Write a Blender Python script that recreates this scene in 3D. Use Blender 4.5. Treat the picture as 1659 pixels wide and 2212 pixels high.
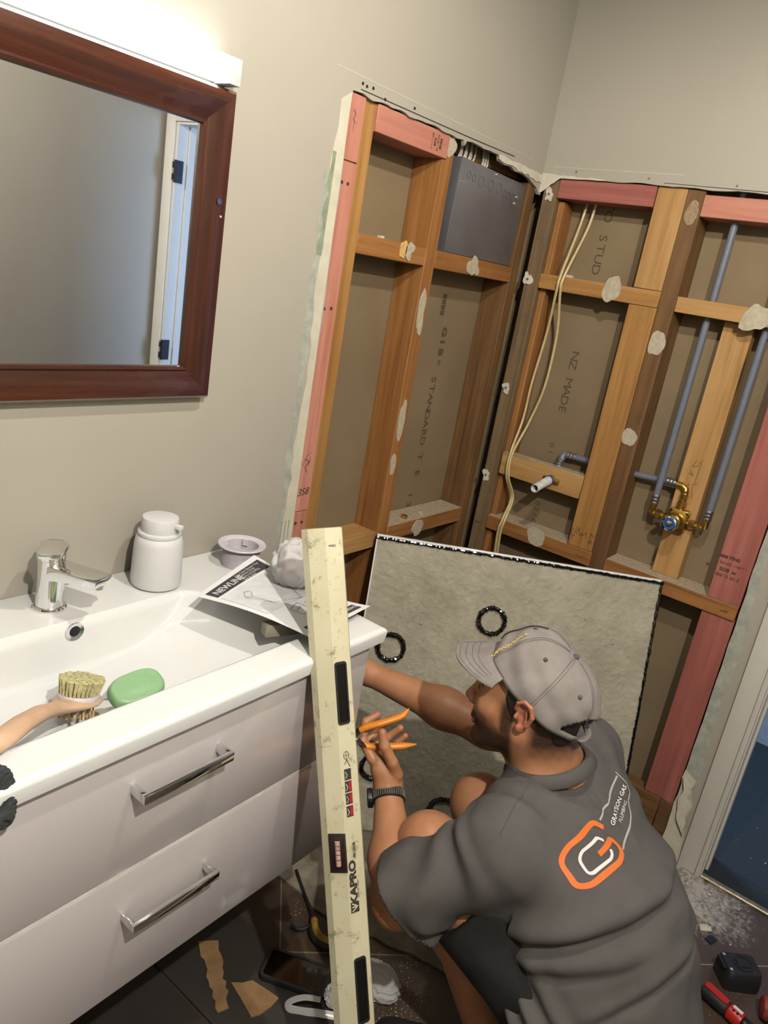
import bpy, bmesh, math, random
import numpy as np
from mathutils import Matrix, Vector
from mathutils.geometry import tessellate_polygon
S = bpy.context.scene
R = random.Random(7)
for _o in list(bpy.data.objects): bpy.data.objects.remove(_o)

# ---------------------------------------------------------------- camera
cam_d = bpy.data.cameras.new('camera'); cam = bpy.data.objects.new('camera', cam_d); S.collection.objects.link(cam)
AX = ((0.61402426, -0.14093051, 0.77660337), (-0.77189054, -0.31266141, 0.55355925), (0.16480052, -0.9393516, -0.30076462))
cam.matrix_world = Matrix(((AX[0][0], -AX[0][1], -AX[0][2], -2.1864), (AX[1][0], -AX[1][1], -AX[1][2], -1.2),
                           (AX[2][0], -AX[2][1], -AX[2][2], 1.5444), (0, 0, 0, 1)))
cam_d.sensor_fit = 'VERTICAL'; cam_d.sensor_height = 24.0; cam_d.lens = 1640.0 / 2212 * 24.0
cam_d.clip_start = .02
S.camera = cam
# ---------------------------------------------------------------- light and exposure
S.view_settings.view_transform = 'Standard'; S.view_settings.look = 'None'
S.view_settings.gamma = 1.0; S.view_settings.use_curve_mapping = False
S.view_settings.exposure = 0.42
W = bpy.data.worlds.new('world'); S.world = W; W.use_nodes = True
W.node_tree.nodes['Background'].inputs[0].default_value = (.35, .55, 1, 1)
W.node_tree.nodes['Background'].inputs[1].default_value = 1.0
def area_light(name, loc, direction, size, power, col, shape='DISK', sy=None):
    d = bpy.data.lights.new(name, 'AREA'); d.shape = shape; d.size = size
    if sy: d.size_y = sy
    d.energy = power; d.color = col
    o = bpy.data.objects.new(name, d); S.collection.objects.link(o); o.location = loc
    o.rotation_euler = Vector(direction).to_track_quat('-Z', 'Y').to_euler(); return o
DL = (-1.24, -.90, 2.385)      # ceiling downlight
def lamp(loc, power, col, r):
    d = bpy.data.lights.new('ceiling_lamp', 'POINT'); d.energy = power; d.color = col; d.shadow_soft_size = r
    o = bpy.data.objects.new('ceiling_lamp', d); S.collection.objects.link(o); o.location = loc
L2 = (-2.0, -1.60)
lamp((DL[0], DL[1], 2.352), 28, (1.0, .925, .82), .018)
lamp((L2[0], L2[1], 2.352), 84, (1.0, .925, .82), .018)
S.cycles.diffuse_bounces = 1
area_light('daylight_window', (.57, .30, 1.45), (-.18, -1, -.12), .72, 34, (.45, .65, 1.0), 'RECTANGLE', 1.2)

# ---------------------------------------------------------------- helpers
WL = {}
def srgb(h):
    h = h.lstrip('#'); c = [int(h[i:i+2], 16) / 255 for i in (0, 2, 4)]
    return tuple(x / 12.92 if x <= .04045 else ((x + .055) / 1.055) ** 2.4 for x in c) + (1,)
def nt(name):
    m = bpy.data.materials.new(name); m.use_nodes = True
    return m, m.node_tree.nodes, m.node_tree.links, m.node_tree.nodes['Principled BSDF']
def coords(N, L, scale=(1, 1, 1)):
    t = N.new('ShaderNodeTexCoord'); mp = N.new('ShaderNodeMapping'); mp.inputs['Scale'].default_value = scale
    oi = N.new('ShaderNodeObjectInfo'); ml = N.new('ShaderNodeMath'); ml.operation = 'MULTIPLY'; ml.inputs[1].default_value = 7.3
    L.new(oi.outputs['Random'], ml.inputs[0]); L.new(ml.outputs[0], mp.inputs['Location'])
    L.new(t.outputs['Object'], mp.inputs['Vector']); return mp.outputs['Vector']
def noise(N, L, vec, scale, detail=4, rough=.6):
    n = N.new('ShaderNodeTexNoise'); n.inputs['Scale'].default_value = scale; n.inputs['Detail'].default_value = detail
    n.inputs['Roughness'].default_value = rough
    if vec is not None: L.new(vec, n.inputs['Vector'])
    return n.outputs['Fac']
def ramp(N, L, fac, stops):
    r = N.new('ShaderNodeValToRGB'); e = r.color_ramp.elements
    while len(e) < len(stops): e.new(.5)
    for i, (p, c) in enumerate(stops):
        e[i].position = p; e[i].color = c if len(c) == 4 else tuple(c) + (1,)
    L.new(fac, r.inputs['Fac']); return r.outputs['Color']
def bump(N, L, b, h, strength=.3, dist=.002):
    n = N.new('ShaderNodeBump'); n.inputs['Strength'].default_value = strength; n.inputs['Distance'].default_value = dist
    L.new(h, n.inputs['Height']); L.new(n.outputs['Normal'], b.inputs['Normal'])
def mixc(N, L, fac, a, b, mode='MIX'):
    m = N.new('ShaderNodeMix'); m.data_type = 'RGBA'; m.blend_type = mode
    def put(s, v):
        if isinstance(v, (tuple, list)): s.default_value = v
        else: L.new(v, s)
    if isinstance(fac, (int, float)): m.inputs[0].default_value = fac
    else: L.new(fac, m.inputs[0])
    put(m.inputs[6], a); put(m.inputs[7], b); return m.outputs[2]
def plain(name, col, rough=.5, metal=0, spec=.5, var=0.06, vs=30, bs=0, bd=.001, bscale=200, coat=0):
    m, N, L, b = nt(name); c = srgb(col) if isinstance(col, str) else col
    v = coords(N, L); f = noise(N, L, v, vs)
    lo = tuple(x * (1 - var * 2) for x in c[:3]) + (1,); hi = tuple(min(1, x * (1 + var * 2)) for x in c[:3]) + (1,)
    L.new(ramp(N, L, f, [(.3, lo), (.7, hi)]), b.inputs['Base Color'])
    b.inputs['Roughness'].default_value = rough; b.inputs['Metallic'].default_value = metal
    b.inputs['Specular IOR Level'].default_value = spec
    if coat: b.inputs['Coat Weight'].default_value = coat; b.inputs['Coat Roughness'].default_value = .05
    if bs: bump(N, L, b, noise(N, L, v, bscale, 3), bs, bd)
    return m
def wood(name, a, b_, c, axis='z', rough=.62, scale=1.0, dirt=.0, dcol='#5a4a38', knots=True):
    m, N, L, b = nt(name)
    st = {'x': (1.2, 26, 26), 'y': (26, 1.2, 26), 'z': (26, 26, 1.2)}[axis]; st = tuple(s * scale for s in st)
    v = coords(N, L, st); f = noise(N, L, v, 2.2, 6, .62)
    v2 = coords(N, L, tuple(s * .22 for s in st)); f2 = noise(N, L, v2, 2.0, 3, .5)
    col = ramp(N, L, f, [(.28, srgb(c)), (.48, srgb(b_)), (.7, srgb(a))])
    col = mixc(N, L, ramp(N, L, f2, [(.4, (0, 0, 0)), (.65, (.5, .5, .5))]), col, srgb(c), 'MIX')
    st3 = {'x': (1.6, 7, 7), 'y': (7, 1.6, 7), 'z': (7, 7, 1.6)}[axis]
    if knots:
        vo = N.new('ShaderNodeTexVoronoi'); vo.inputs['Scale'].default_value = 1.0; L.new(coords(N, L, st3), vo.inputs['Vector'])
        k = ramp(N, L, vo.outputs['Distance'], [(.05, (1, 1, 1)), (.13, (0, 0, 0))])
        col = mixc(N, L, k, col, tuple(x * .35 for x in srgb(c)[:3]) + (1,))
    if dirt:
        g = noise(N, L, coords(N, L), 9, 8, .75)
        col = mixc(N, L, ramp(N, L, g, [(.5, (0, 0, 0)), (.5 + .3, (dirt, dirt, dirt))]), col, srgb(dcol))
    L.new(col, b.inputs['Base Color']); b.inputs['Roughness'].default_value = rough
    bump(N, L, b, f, .25, .001); return m
def emis(name, col, s):
    m, N, L, b = nt(name); b.inputs['Base Color'].default_value = (.8, .8, .8, 1)
    b.inputs['Emission Color'].default_value = col; b.inputs['Emission Strength'].default_value = s; return m

def rec(o, L): WL[o.name] = Vector(L)
def wl(o): return WL.get(o.name, Vector((0, 0, 0)))
def tag(o, label=None, cat=None, group=None, kind=None):
    if label: o['label'] = label
    if cat: o['category'] = cat
    if group: o['group'] = group
    if kind: o['kind'] = kind
    return o
def empty(name, loc, label, cat, group=None):
    o = bpy.data.objects.new(name, None); S.collection.objects.link(o); o.location = loc; o.empty_display_size = .02
    rec(o, loc); return tag(o, label, cat, group)
def adopt(o, parent):
    o.parent = parent
    o.matrix_parent_inverse = Matrix.Translation(-wl(parent))
def finish(me, name, mat, parent=None, smooth=False):
    """links a world-space mesh; a top-level one gets its origin at its base"""
    if isinstance(mat, (list, tuple)):
        for m in mat: me.materials.append(m)
    else: me.materials.append(mat)
    if smooth:
        me.shade_smooth()
        if smooth != 2: me.set_sharp_from_angle(angle=math.radians(38))
    o = bpy.data.objects.new(name, me); S.collection.objects.link(o)
    if parent is None:
        n = len(me.vertices); a = np.empty(n * 3, dtype=np.float32); me.vertices.foreach_get('co', a); a = a.reshape(-1, 3)
        lo, hi = a.min(0), a.max(0); L = Vector(((lo[0] + hi[0]) / 2, (lo[1] + hi[1]) / 2, lo[2]))
        me.transform(Matrix.Translation(-L)); o.location = L; rec(o, L)
    else: rec(o, (0, 0, 0)); adopt(o, parent)
    return o
class MB:
    def __init__(s, M=None): s.b = bmesh.new(); s.M = M; s.mi = 0
    def face(s, vs):
        try: f = s.b.faces.new(vs); f.material_index = s.mi; return f
        except ValueError: return None
    def box(s, lo, hi):
        x0, y0, z0 = [min(a, c) for a, c in zip(lo, hi)]; x1, y1, z1 = [max(a, c) for a, c in zip(lo, hi)]
        v = [s.b.verts.new(p) for p in ((x0, y0, z0), (x1, y0, z0), (x1, y1, z0), (x0, y1, z0), (x0, y0, z1), (x1, y0, z1), (x1, y1, z1), (x0, y1, z1))]
        for q in ((0, 3, 2, 1), (4, 5, 6, 7), (0, 1, 5, 4), (1, 2, 6, 5), (2, 3, 7, 6), (3, 0, 4, 7)): s.face([v[i] for i in q])
        return s
    def prism(s, pts, axis, a, c):
        """polygon in the two other axes, extruded a..c along axis"""
        def mk(p, h): return {'x': (h, p[0], p[1]), 'y': (p[0], h, p[1]), 'z': (p[0], p[1], h)}[axis]
        A = [s.b.verts.new(mk(p, a)) for p in pts]; B = [s.b.verts.new(mk(p, c)) for p in pts]; n = len(pts)
        for i in range(n): s.face([A[i], B[i], B[(i + 1) % n], A[(i + 1) % n]])
        for t in tessellate_polygon([[Vector((p[0], p[1], 0)) for p in pts]]):
            s.face([A[i] for i in t]); s.face([B[i] for i in t[::-1]])
        return s
    def rings(s, rs, cap0=True, cap1=True, closed=True):
        V = [[s.b.verts.new(p) for p in r] for r in rs]; n = len(V[0])
        for i in range(len(V) - 1):
            for j in range(n if closed else n - 1):
                s.face([V[i][j], V[i][(j + 1) % n], V[i + 1][(j + 1) % n], V[i + 1][j]])
        if cap0 and closed: s.face(V[0][::-1])
        if cap1 and closed: s.face(V[-1])
        return V
    def lathe(s, prof, c=(0, 0, 0), axis='z', n=28, cap=True):
        rs = []
        for r, h in prof:
            r = max(r, 1e-5); q = []
            for j in range(n):
                t = 2 * math.pi * j / n; u, w = r * math.cos(t), r * math.sin(t)
                q.append({'z': (c[0] + u, c[1] + w, c[2] + h), 'y': (c[0] + w, c[1] + h, c[2] + u), 'x': (c[0] + h, c[1] + u, c[2] + w)}[axis])
            rs.append(q)
        s.rings(rs, cap, cap); return s
    def tube(s, pts, r, n=10, caps=True, flat=None):
        P = [Vector(p) for p in pts]; rr = r if isinstance(r, (list, tuple)) else [r] * len(P)
        rs = []; up = None
        for i, p in enumerate(P):
            d = (P[min(i + 1, len(P) - 1)] - P[max(i - 1, 0)]).normalized()
            if up is None:
                up = Vector((0, 0, 1)) if abs(d.z) < .9 else Vector((1, 0, 0))
                if flat is not None: up = Vector(flat)
            a = d.cross(up).normalized(); up2 = a.cross(d).normalized(); up = up2
            rx, ry = (rr[i], rr[i]) if not isinstance(rr[i], tuple) else rr[i]
            rs.append([p + a * rx * math.cos(2 * math.pi * j / n) + up2 * ry * math.sin(2 * math.pi * j / n) for j in range(n)])
        s.rings(rs, caps, caps); return s
    def ball(s, c, r, seg=16):
        r = r if isinstance(r, (tuple, list)) else (r, r, r)
        bmesh.ops.create_uvsphere(s.b, u_segments=seg, v_segments=max(6, seg // 2), radius=1, matrix=Matrix.Translation(c) @ Matrix.Diagonal((*r, 1)))
        return s
    def build(s, name, mat, parent=None, smooth=False, bevel=0, seg=2):
        bmesh.ops.remove_doubles(s.b, verts=s.b.verts, dist=1e-6)
        if bevel:
            es = [e for e in s.b.edges if len(e.link_faces) == 2 and e.calc_face_angle(0) > .5]
            bmesh.ops.bevel(s.b, geom=es, offset=bevel, segments=seg, profile=.5, affect='EDGES', clamp_overlap=True)
        bmesh.ops.recalc_face_normals(s.b, faces=s.b.faces)
        if s.M is not None: s.b.transform(s.M)
        me = bpy.data.meshes.new(name); s.b.to_mesh(me); s.b.free()
        return finish(me, name, mat, parent, smooth or bool(bevel))
def frame(o, x, y, z=None):
    x = Vector(x).normalized(); y = Vector(y); z = x.cross(y).normalized() if z is None else Vector(z).normalized(); y = z.cross(x).normalized()
    M = Matrix.Identity(4)
    for i, a in enumerate((x, y, z)):
        for j in range(3): M[j][i] = a[j]
    for j in range(3): M[j][3] = o[j]
    return M
def text(s, size, M, mat, parent, name='printed_lettering', ext=.0002, align='CENTER', sx=1.0, shear=0, bold=0, space=1.0):
    c = bpy.data.curves.new(name, 'FONT'); c.body = s; c.size = size; c.align_x = align; c.align_y = 'CENTER'; c.extrude = ext
    c.shear = shear; c.offset = bold; c.resolution_u = 3; c.space_character = space
    t = bpy.data.objects.new('t', c); me = bpy.data.meshes.new_from_object(t); bpy.data.objects.remove(t)
    me.name = name
    me.transform(M @ Matrix.Diagonal((sx, 1, 1, 1))); return finish(me, name, mat, parent)
def strokes(lines, M, w, mat, parent, name='handwriting', h=.0003):
    b = MB(M)
    for ln in lines:
        for (p, q) in zip(ln, ln[1:]):
            d = Vector((q[0] - p[0], q[1] - p[1])); 
            if d.length < 1e-6: continue
            n = Vector((-d.y, d.x)).normalized() * w / 2; e = d.normalized() * w * .4
            v = [b.b.verts.new((p[0] - e.x + n.x, p[1] - e.y + n.y, h)), b.b.verts.new((p[0] - e.x - n.x, p[1] - e.y - n.y, h)),
                 b.b.verts.new((q[0] + e.x - n.x, q[1] + e.y - n.y, h)), b.b.verts.new((q[0] + e.x + n.x, q[1] + e.y + n.y, h))]
            b.face(v)
    return b.build(name, mat, parent)
def wob(rad, seed, n=26, amp=.18):
    r = random.Random(seed); ph = [r.uniform(0, 6.3) for _ in range(5)]
    return [rad * (1 + amp * sum(math.sin(k * 2 * math.pi * i / n + ph[k - 2]) / k for k in range(2, 7)) + r.uniform(-.04, .04)) for i in range(n)]
def blob(c, axis, a, b2, seed, th, mat, parent, name='paper_scrap', rot=0, amp=.2):
    """ragged disc of torn paper or glue lying on a face; axis = face normal"""
    n = 26; rr = wob(1, seed, n, amp); pts = []
    for i in range(n):
        t = 2 * math.pi * i / n; u, v = a * rr[i] * math.cos(t), b2 * rr[i] * math.sin(t)
        u, v = u * math.cos(rot) - v * math.sin(rot), u * math.sin(rot) + v * math.cos(rot)
        pts.append((c[0] + u, c[1] + v))
    b = MB(); lo, hi = th
    b.prism(pts, axis, lo, hi); return b.build(name, mat, parent)
# --------- implicit surfaces
def smin(a, b, k):
    h = np.clip(.5 + .5 * (b - a) / k, 0, 1); return b * (1 - h) + a * h - k * h * (1 - h)
def cone(P, a, b, ra, rb):
    a = np.array(a, np.float32); b = np.array(b, np.float32); ab = b - a
    t = np.clip(((P - a) @ ab) / max(float(ab @ ab), 1e-9), 0, 1)
    return np.linalg.norm(P - a - t[:, None] * ab, axis=1) - (ra + (rb - ra) * t)
def ell(P, c, r, Rm=None):
    q = P - np.array(c, np.float32)
    if Rm is not None: q = q @ np.array(Rm, np.float32).T
    r = np.array(r, np.float32); k0 = np.linalg.norm(q / r, axis=1); k1 = np.linalg.norm(q / (r * r), axis=1)
    return k0 * (k0 - 1) / np.maximum(k1, 1e-6)
def sdf_mesh(fn, lo, hi, h, B=8):
    lo = np.array(lo, np.float32); nb = np.ceil((np.array(hi) - lo) / (h * B)).astype(int)
    n = nb * B
    g = np.stack(np.meshgrid(*[np.arange(k) for k in nb], indexing='ij'), -1).reshape(-1, 3)
    cc = (lo + (g * B + (B - 1) / 2) * h).astype(np.float32); fc = fn(cc).astype(np.float32)
    F = np.repeat(np.repeat(np.repeat(fc.reshape(nb), B, 0), B, 1), B, 2)
    act = g[np.abs(fc) < B * h * .87 * 1.7 + .012]
    off = np.stack(np.meshgrid(*[np.arange(B)] * 3, indexing='ij'), -1).reshape(-1, 3)
    for i in range(0, len(act), 400):
        idx = (act[i:i + 400, None, :] * B + off[None]).reshape(-1, 3)
        F[idx[:, 0], idx[:, 1], idx[:, 2]] = fn((lo + idx * h).astype(np.float32))
    s = F < 0
    m = n - 1
    cs = [(i, j, k) for i in (0, 1) for j in (0, 1) for k in (0, 1)]
    sl = lambda A, c: A[c[0]:c[0] + m[0], c[1]:c[1] + m[1], c[2]:c[2] + m[2]]
    cnt = sum(sl(s, c).astype(np.int8) for c in cs)
    ac = np.argwhere((cnt > 0) & (cnt < 8)); ID = np.full(m, -1, np.int32); ID[ac[:, 0], ac[:, 1], ac[:, 2]] = np.arange(len(ac))
    vals = {c: F[ac[:, 0] + c[0], ac[:, 1] + c[1], ac[:, 2] + c[2]] for c in cs}
    acc = np.zeros((len(ac), 3), np.float32); w = np.zeros(len(ac), np.float32)
    for c in cs:
        for ax in range(3):
            if c[ax]: continue
            d = list(c); d[ax] = 1; d = tuple(d); a, b = vals[c], vals[d]; k = (a < 0) != (b < 0)
            t = np.where(k, a / np.where(k, a - b, 1), 0); p = np.tile(np.array(c, np.float32), (len(ac), 1)); p[:, ax] = t
            acc += p * k[:, None]; w += k
    V = lo + (ac + acc / w[:, None]) * h
    Q = []
    for ax in range(3):
        u, v = (ax + 1) % 3, (ax + 2) % 3
        a = s[tuple(slice(0, m[i]) if i != ax else slice(0, m[ax]) for i in range(3))]
        sh = [slice(0, m[i]) for i in range(3)]; sh[ax] = slice(1, m[ax] + 1); b = s[tuple(sh)]
        e = np.argwhere(a != b); e = e[(e[:, u] > 0) & (e[:, v] > 0)]
        du = np.zeros(3, int); du[u] = 1; dv = np.zeros(3, int); dv[v] = 1
        q = np.stack([ID[tuple((e - x).T)] for x in (0 * du, du, du + dv, dv)], 1)
        fl = a[tuple(e.T)]; q[~fl] = q[~fl][:, ::-1]; Q.append(q)
    Q = np.concatenate(Q); Q = Q[(Q >= 0).all(1)][:, ::-1]
    # two relaxation-free projection steps
    for _ in range(2):
        f0 = fn(V.astype(np.float32)); e = h * .25
        G = np.stack([fn((V + np.eye(3)[i] * e).astype(np.float32)) - fn((V - np.eye(3)[i] * e).astype(np.float32)) for i in range(3)], 1) / (2 * e)
        g2 = np.maximum((G * G).sum(1), .1); V = V - np.clip(f0 / g2, -h, h)[:, None] * G * .8
    return V, Q
def np_mesh(name, V, Q):
    me = bpy.data.meshes.new(name); me.vertices.add(len(V)); me.vertices.foreach_set('co', np.asarray(V, np.float32).ravel())
    me.loops.add(len(Q) * 4); me.loops.foreach_set('vertex_index', Q.ravel().astype(np.int32))
    me.polygons.add(len(Q)); me.polygons.foreach_set('loop_start', np.arange(0, len(Q) * 4, 4, dtype=np.int32))
    me.polygons.foreach_set('loop_total', np.full(len(Q), 4, np.int32)); me.update(calc_edges=True); me.validate(); return me
# ---------------------------------------------------------------- materials
M_wall = plain('wall_paint', '#aea99c', .55, var=.012, vs=3, bs=.08, bd=.0006, bscale=260)
M_white = plain('white_gloss', '#eceeee', .12, var=.004, coat=.4)
M_drawer = plain('drawer_lacquer', '#c9c3c4', .16, var=.01, vs=2, coat=.6)
M_gap = plain('white_edge', '#efe6e4', .3)
M_ceil = plain('ceiling_paint', '#aaa79f', .8, var=.01)
M_chrome = plain('chrome', (.78, .79, .8, 1), .08, 1, var=.01)
M_steel = plain('galvanised_steel', '#8e9096', .42, .75, var=.06, vs=8)
M_brass = plain('brass', '#bfa058', .3, 1, var=.12, vs=60)
M_black = plain('black_plastic', '#141416', .38, var=.1)
M_seal = plain('black_sealant', '#060607', .13, var=.1, spec=.7)
M_rubber = plain('black_rubber', '#1c1c1e', .6, var=.1)
M_paper = plain('torn_paper', '#b9b09a', .9, var=.08, vs=90, bs=.4, bscale=500)
M_plaster = plain('bare_plaster', '#cfcab6', .85, var=.04, vs=25, bs=.5, bscale=120)
M_plgrn = plain('sage_paper', '#8d9a80', .85, var=.1, vs=40, bs=.3)
M_plgry = plain('grey_paper', '#a9aba0', .85, var=.1, vs=40, bs=.4)
M_crumb = plain('white_plaster', '#d3cdbd', .9, var=.05, bs=.4)
M_ink = plain('ink', '#3a3630', .7, var=.02)
M_pink = {a: wood('pink_pine_' + a, '#cf9583', '#c48572', '#ad6c5a', a, dirt=.1, knots=False) for a in 'xyz'}
M_red = {a: wood('red_pine_' + a, '#b57468', '#a8645a', '#8f5048', a, dirt=.12, dcol='#7a3b30', knots=False) for a in 'xyz'}
M_amb = {a: wood('amber_pine_' + a, '#b98d54', '#a87b42', '#8b6230', a, dirt=.25, dcol='#6b4a2a') for a in 'xyz'}
M_org = {a: wood('orange_pine_' + a, '#b07c46', '#9c6a37', '#7a4d28', a, dirt=.3, dcol='#5c3a20') for a in 'xyz'}
M_lite = {a: wood('light_pine_' + a, '#c7a16d', '#b98f58', '#9f7744', a, dirt=.12) for a in 'xyz'}
M_grey = {a: wood('weathered_pine_' + a, '#94805f', '#7f694c', '#624d36', a, dirt=.5, dcol='#4a4038') for a in 'xyz'}
M_brn = {a: wood('brown_pine_' + a, '#87663f', '#73532f', '#563a20', a, dirt=.45, dcol='#3c2c20') for a in 'xyz'}
def mahog(n, ax): 
    m = wood(n, '#5e3220', '#462213', '#2c130a', ax, rough=.24, knots=False); m.node_tree.nodes['Principled BSDF'].inputs['Coat Weight'].default_value = .5; return m
M_mah = {a: mahog('mahogany_' + a, a) for a in 'xz'}
def gibboard():
    m, N, L, b = nt('kraft_board'); v = coords(N, L); f = noise(N, L, v, 3.2, 6)
    c = ramp(N, L, f, [(.3, srgb('#7b6a50')), (.7, srgb('#8c7a5e'))])
    vo = noise(N, L, v, 140, 2, .5)
    c = mixc(N, L, ramp(N, L, vo, [(.74, (0, 0, 0)), (.78, (.35, .35, .35))]), c, srgb('#a9997c'))
    L.new(c, b.inputs['Base Color']); b.inputs['Roughness'].default_value = .8; bump(N, L, b, noise(N, L, v, 300), .12, .0004); return m
M_gib = gibboard()
def traymat():
    m, N, L, b = nt('resin_fibreglass'); v = coords(N, L); f = noise(N, L, v, 6, 6)
    vd = N.new('ShaderNodeTexNoise'); vd.inputs['Scale'].default_value = 26; vd.inputs['Detail'].default_value = 7; vd.inputs['Roughness'].default_value = .7; vd.inputs['Distortion'].default_value = 1.6; L.new(v, vd.inputs['Vector'])
    f2 = vd.outputs['Fac']
    v3 = N.new('ShaderNodeTexVoronoi'); v3.inputs['Scale'].default_value = 55; L.new(v, v3.inputs['Vector'])
    c = ramp(N, L, f, [(.3, srgb('#a39d89')), (.52, srgb('#b2ac98')), (.75, srgb('#c0bba8'))])
    L.new(c, b.inputs['Base Color']); b.inputs['Roughness'].default_value = .42
    ad = N.new('ShaderNodeMath'); ad.operation = 'ADD'; L.new(f2, ad.inputs[0])
    ml = N.new('ShaderNodeMath'); ml.operation = 'MULTIPLY'; ml.inputs[1].default_value = .35; L.new(v3.outputs['Distance'], ml.inputs[0]); L.new(ml.outputs[0], ad.inputs[1])
    bump(N, L, b, ad.outputs[0], .75, .007); return m
M_tray = traymat()
def tiles():
    m, N, L, b = nt('floor_tiles')
    t = N.new('ShaderNodeNewGeometry'); sx = N.new('ShaderNodeSeparateXYZ'); L.new(t.outputs['Position'], sx.inputs[0])
    def mth(op, a, c=None):
        n = N.new('ShaderNodeMath'); n.operation = op
        for i, q in enumerate((a, c)):
            if q is None: continue
            if isinstance(q, (int, float)): n.inputs[i].default_value = q
            else: L.new(q, n.inputs[i])
        return n.outputs[0]
    masks = []
    for op, o in (('SUBTRACT', .75), ('ADD', 1.447)):
        u = mth('ADD', mth(op, sx.outputs[0], sx.outputs[1]), o + 6.72)
        fr = mth('FRACT', mth('DIVIDE', u, .672)); d = mth('MINIMUM', fr, mth('SUBTRACT', 1.0, fr))
        masks.append(mth('LESS_THAN', d, .0042))
    g = mth('MAXIMUM', *masks)
    f = noise(N, L, t.outputs['Position'], 5, 8, .7)
    c = ramp(N, L, f, [(.3, srgb('#42352c')), (.7, srgb('#57483d'))])
    c = mixc(N, L, g, c, srgb('#8d8064'))
    # plaster dust trodden in by the doorway
    vm = N.new('ShaderNodeVectorMath'); vm.operation = 'DISTANCE'; vm.inputs[1].default_value = (-.1, -1.02, 0); L.new(t.outputs['Position'], vm.inputs[0])
    fall = ramp(N, L, vm.outputs['Value'], [(.05, (1, 1, 1)), (.34, (0, 0, 0))])
    n2 = noise(N, L, t.outputs['Position'], 16, 10, .78); n3 = noise(N, L, t.outputs['Position'], 75, 6, .8)
    du = mth('MULTIPLY', mth('MULTIPLY', n2, n3), fall)
    c = mixc(N, L, ramp(N, L, du, [(.15, (0, 0, 0)), (.27, (.95, .95, .95))]), c, srgb('#c2bcb4'))
    n4 = noise(N, L, t.outputs['Position'], 190, 2, .5)
    c = mixc(N, L, ramp(N, L, mth('MULTIPLY', n4, noise(N, L, t.outputs['Position'], 4, 3)), [(.37, (0, 0, 0)), (.4, (.8, .8, .8))]), c, srgb('#cfc6b4'))
    L.new(c, b.inputs['Base Color']); b.inputs['Roughness'].default_value = .42
    bump(N, L, b, f, .15, .002); return m
M_tile = tiles()
M_cem = plain('old_mortar', '#8a8371', .85, var=.16, vs=22, bs=.6, bd=.003, bscale=40)
def carpet():
    m, N, L, b = nt('hall_carpet'); v = coords(N, L); f = noise(N, L, v, 260, 3, .7)
    L.new(ramp(N, L, f, [(.3, srgb('#141c20')), (.75, srgb('#2c383c'))]), b.inputs['Base Color']); b.inputs['Roughness'].default_value = .95
    bump(N, L, b, f, .8, .004); return m
M_carp = carpet()
M_hall = plain('hall_paint', '#9aa4b4', .7)
M_arch = plain('white_trim_paint', '#d8d5cb', .4, var=.01)

def ragged(p, q, n, amp, seed, ax=0):
    r = random.Random(seed); out = []
    for i in range(n + 1):
        t = i / n; a = amp * (.5 * math.sin(t * 17 + seed) + .5 * math.sin(t * 41 + seed * 2) + r.uniform(-.5, .5)) if 0 < i < n else 0
        x, y = p[0] + (q[0] - p[0]) * t, p[1] + (q[1] - p[1]) * t
        out.append((x + a, y) if ax == 0 else (x, y + a))
    return out
# ---------------------------------------------------------------- room
def struct(name, b, mat, parent=None, **k):
    o = b.build(name, mat, parent, **k); o['kind'] = 'structure'; return o
struct('floor', MB().box((-3.3, -1.95, -.05), (.02, .12, 0)), M_tile)
cem = MB(); cp = ragged((-.935, .1), (-.945, -.36), 10, .008, 3) + ragged((-.945, -.36), (-.87, -.6), 8, .012, 5)[1:] + ragged((-.87, -.6), (-.80, -.90), 8, .012, 6)[1:] + ragged((-.80, -.90), (.0, -.90), 16, .01, 8, 1)[1:] + [(.1, -.9), (.1, .1)]
cem.prism(cp, 'z', .0, .006); struct('trim_1', cem, M_cem)
struct('ceiling', MB().box((-3.3, -1.95, 2.4), (1.2, .12, 2.45)), M_ceil)
HZ = 1.884
# wall left: sheet with the torn opening at its right
top = ragged((-.873, HZ), (-.44, HZ), 26, .003, 2, 1) + [(-.432, 1.872), (-.425, 1.884), (-.40, 1.8875)] + ragged((-.39, 1.887), (-.26, 1.885), 8, .002, 4, 1) + \
      [(-.25, 1.872), (-.22, 1.868), (-.19, 1.872), (-.16, 1.864), (-.12, 1.866), (-.08, 1.862), (-.045, 1.852), (-.02, 1.845), (0, 1.83)]
left = ragged((-.873, 0), (-.873, HZ), 60, .0022, 1)
b = MB(); b.prism([(-3.3, 0)] + left + top[1:] + [(0, 2.4), (-3.3, 2.4)], 'y', 0, .0098); wl_ = struct('wall_left', b, M_wall)
# the wall behind the sheet, left of the opening
struct('wall_left_core', MB().box((-3.3, .0101, 0), (-.885, .1, 2.4)).box((-.885, .0101, 1.95), (.1, .1, 2.4)), M_wall)
b = MB(); rt = ragged((-.885, 0), (-.885, HZ - .006), 60, .002, 12)
tp = ragged((-.885, HZ - .006), (-.03, HZ - .001), 40, .002, 9, 1)
b.prism([(0, 2.4), (0, 1.83), (-.006, 1.86), (-.03, HZ - .003)] + tp[::-1][1:] + rt[::-1][1:] + [(-.985, 0), (-.985, 1.985), (-1.805, 1.985), (-1.805, 0), (-1.95, 0), (-1.95, 2.4)], 'x', 0, .0098)
wr_ = struct('wall_right', b, M_wall)
struct('wall_right_core', MB().box((.0101, -1.95, 2.0), (.1, 0, 2.4)).box((.0101, -.99, 0), (.1, -.895, 2.0)).box((.0101, -.895, 1.95), (.1, 0, 2.0)).box((.0101, -1.95, 0), (.1, -1.8, 2.0)), M_wall)
struct('wall_rear', MB().box((-3.3, -1.95, 0), (0, -1.862, 2.4)), M_wall)
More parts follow.
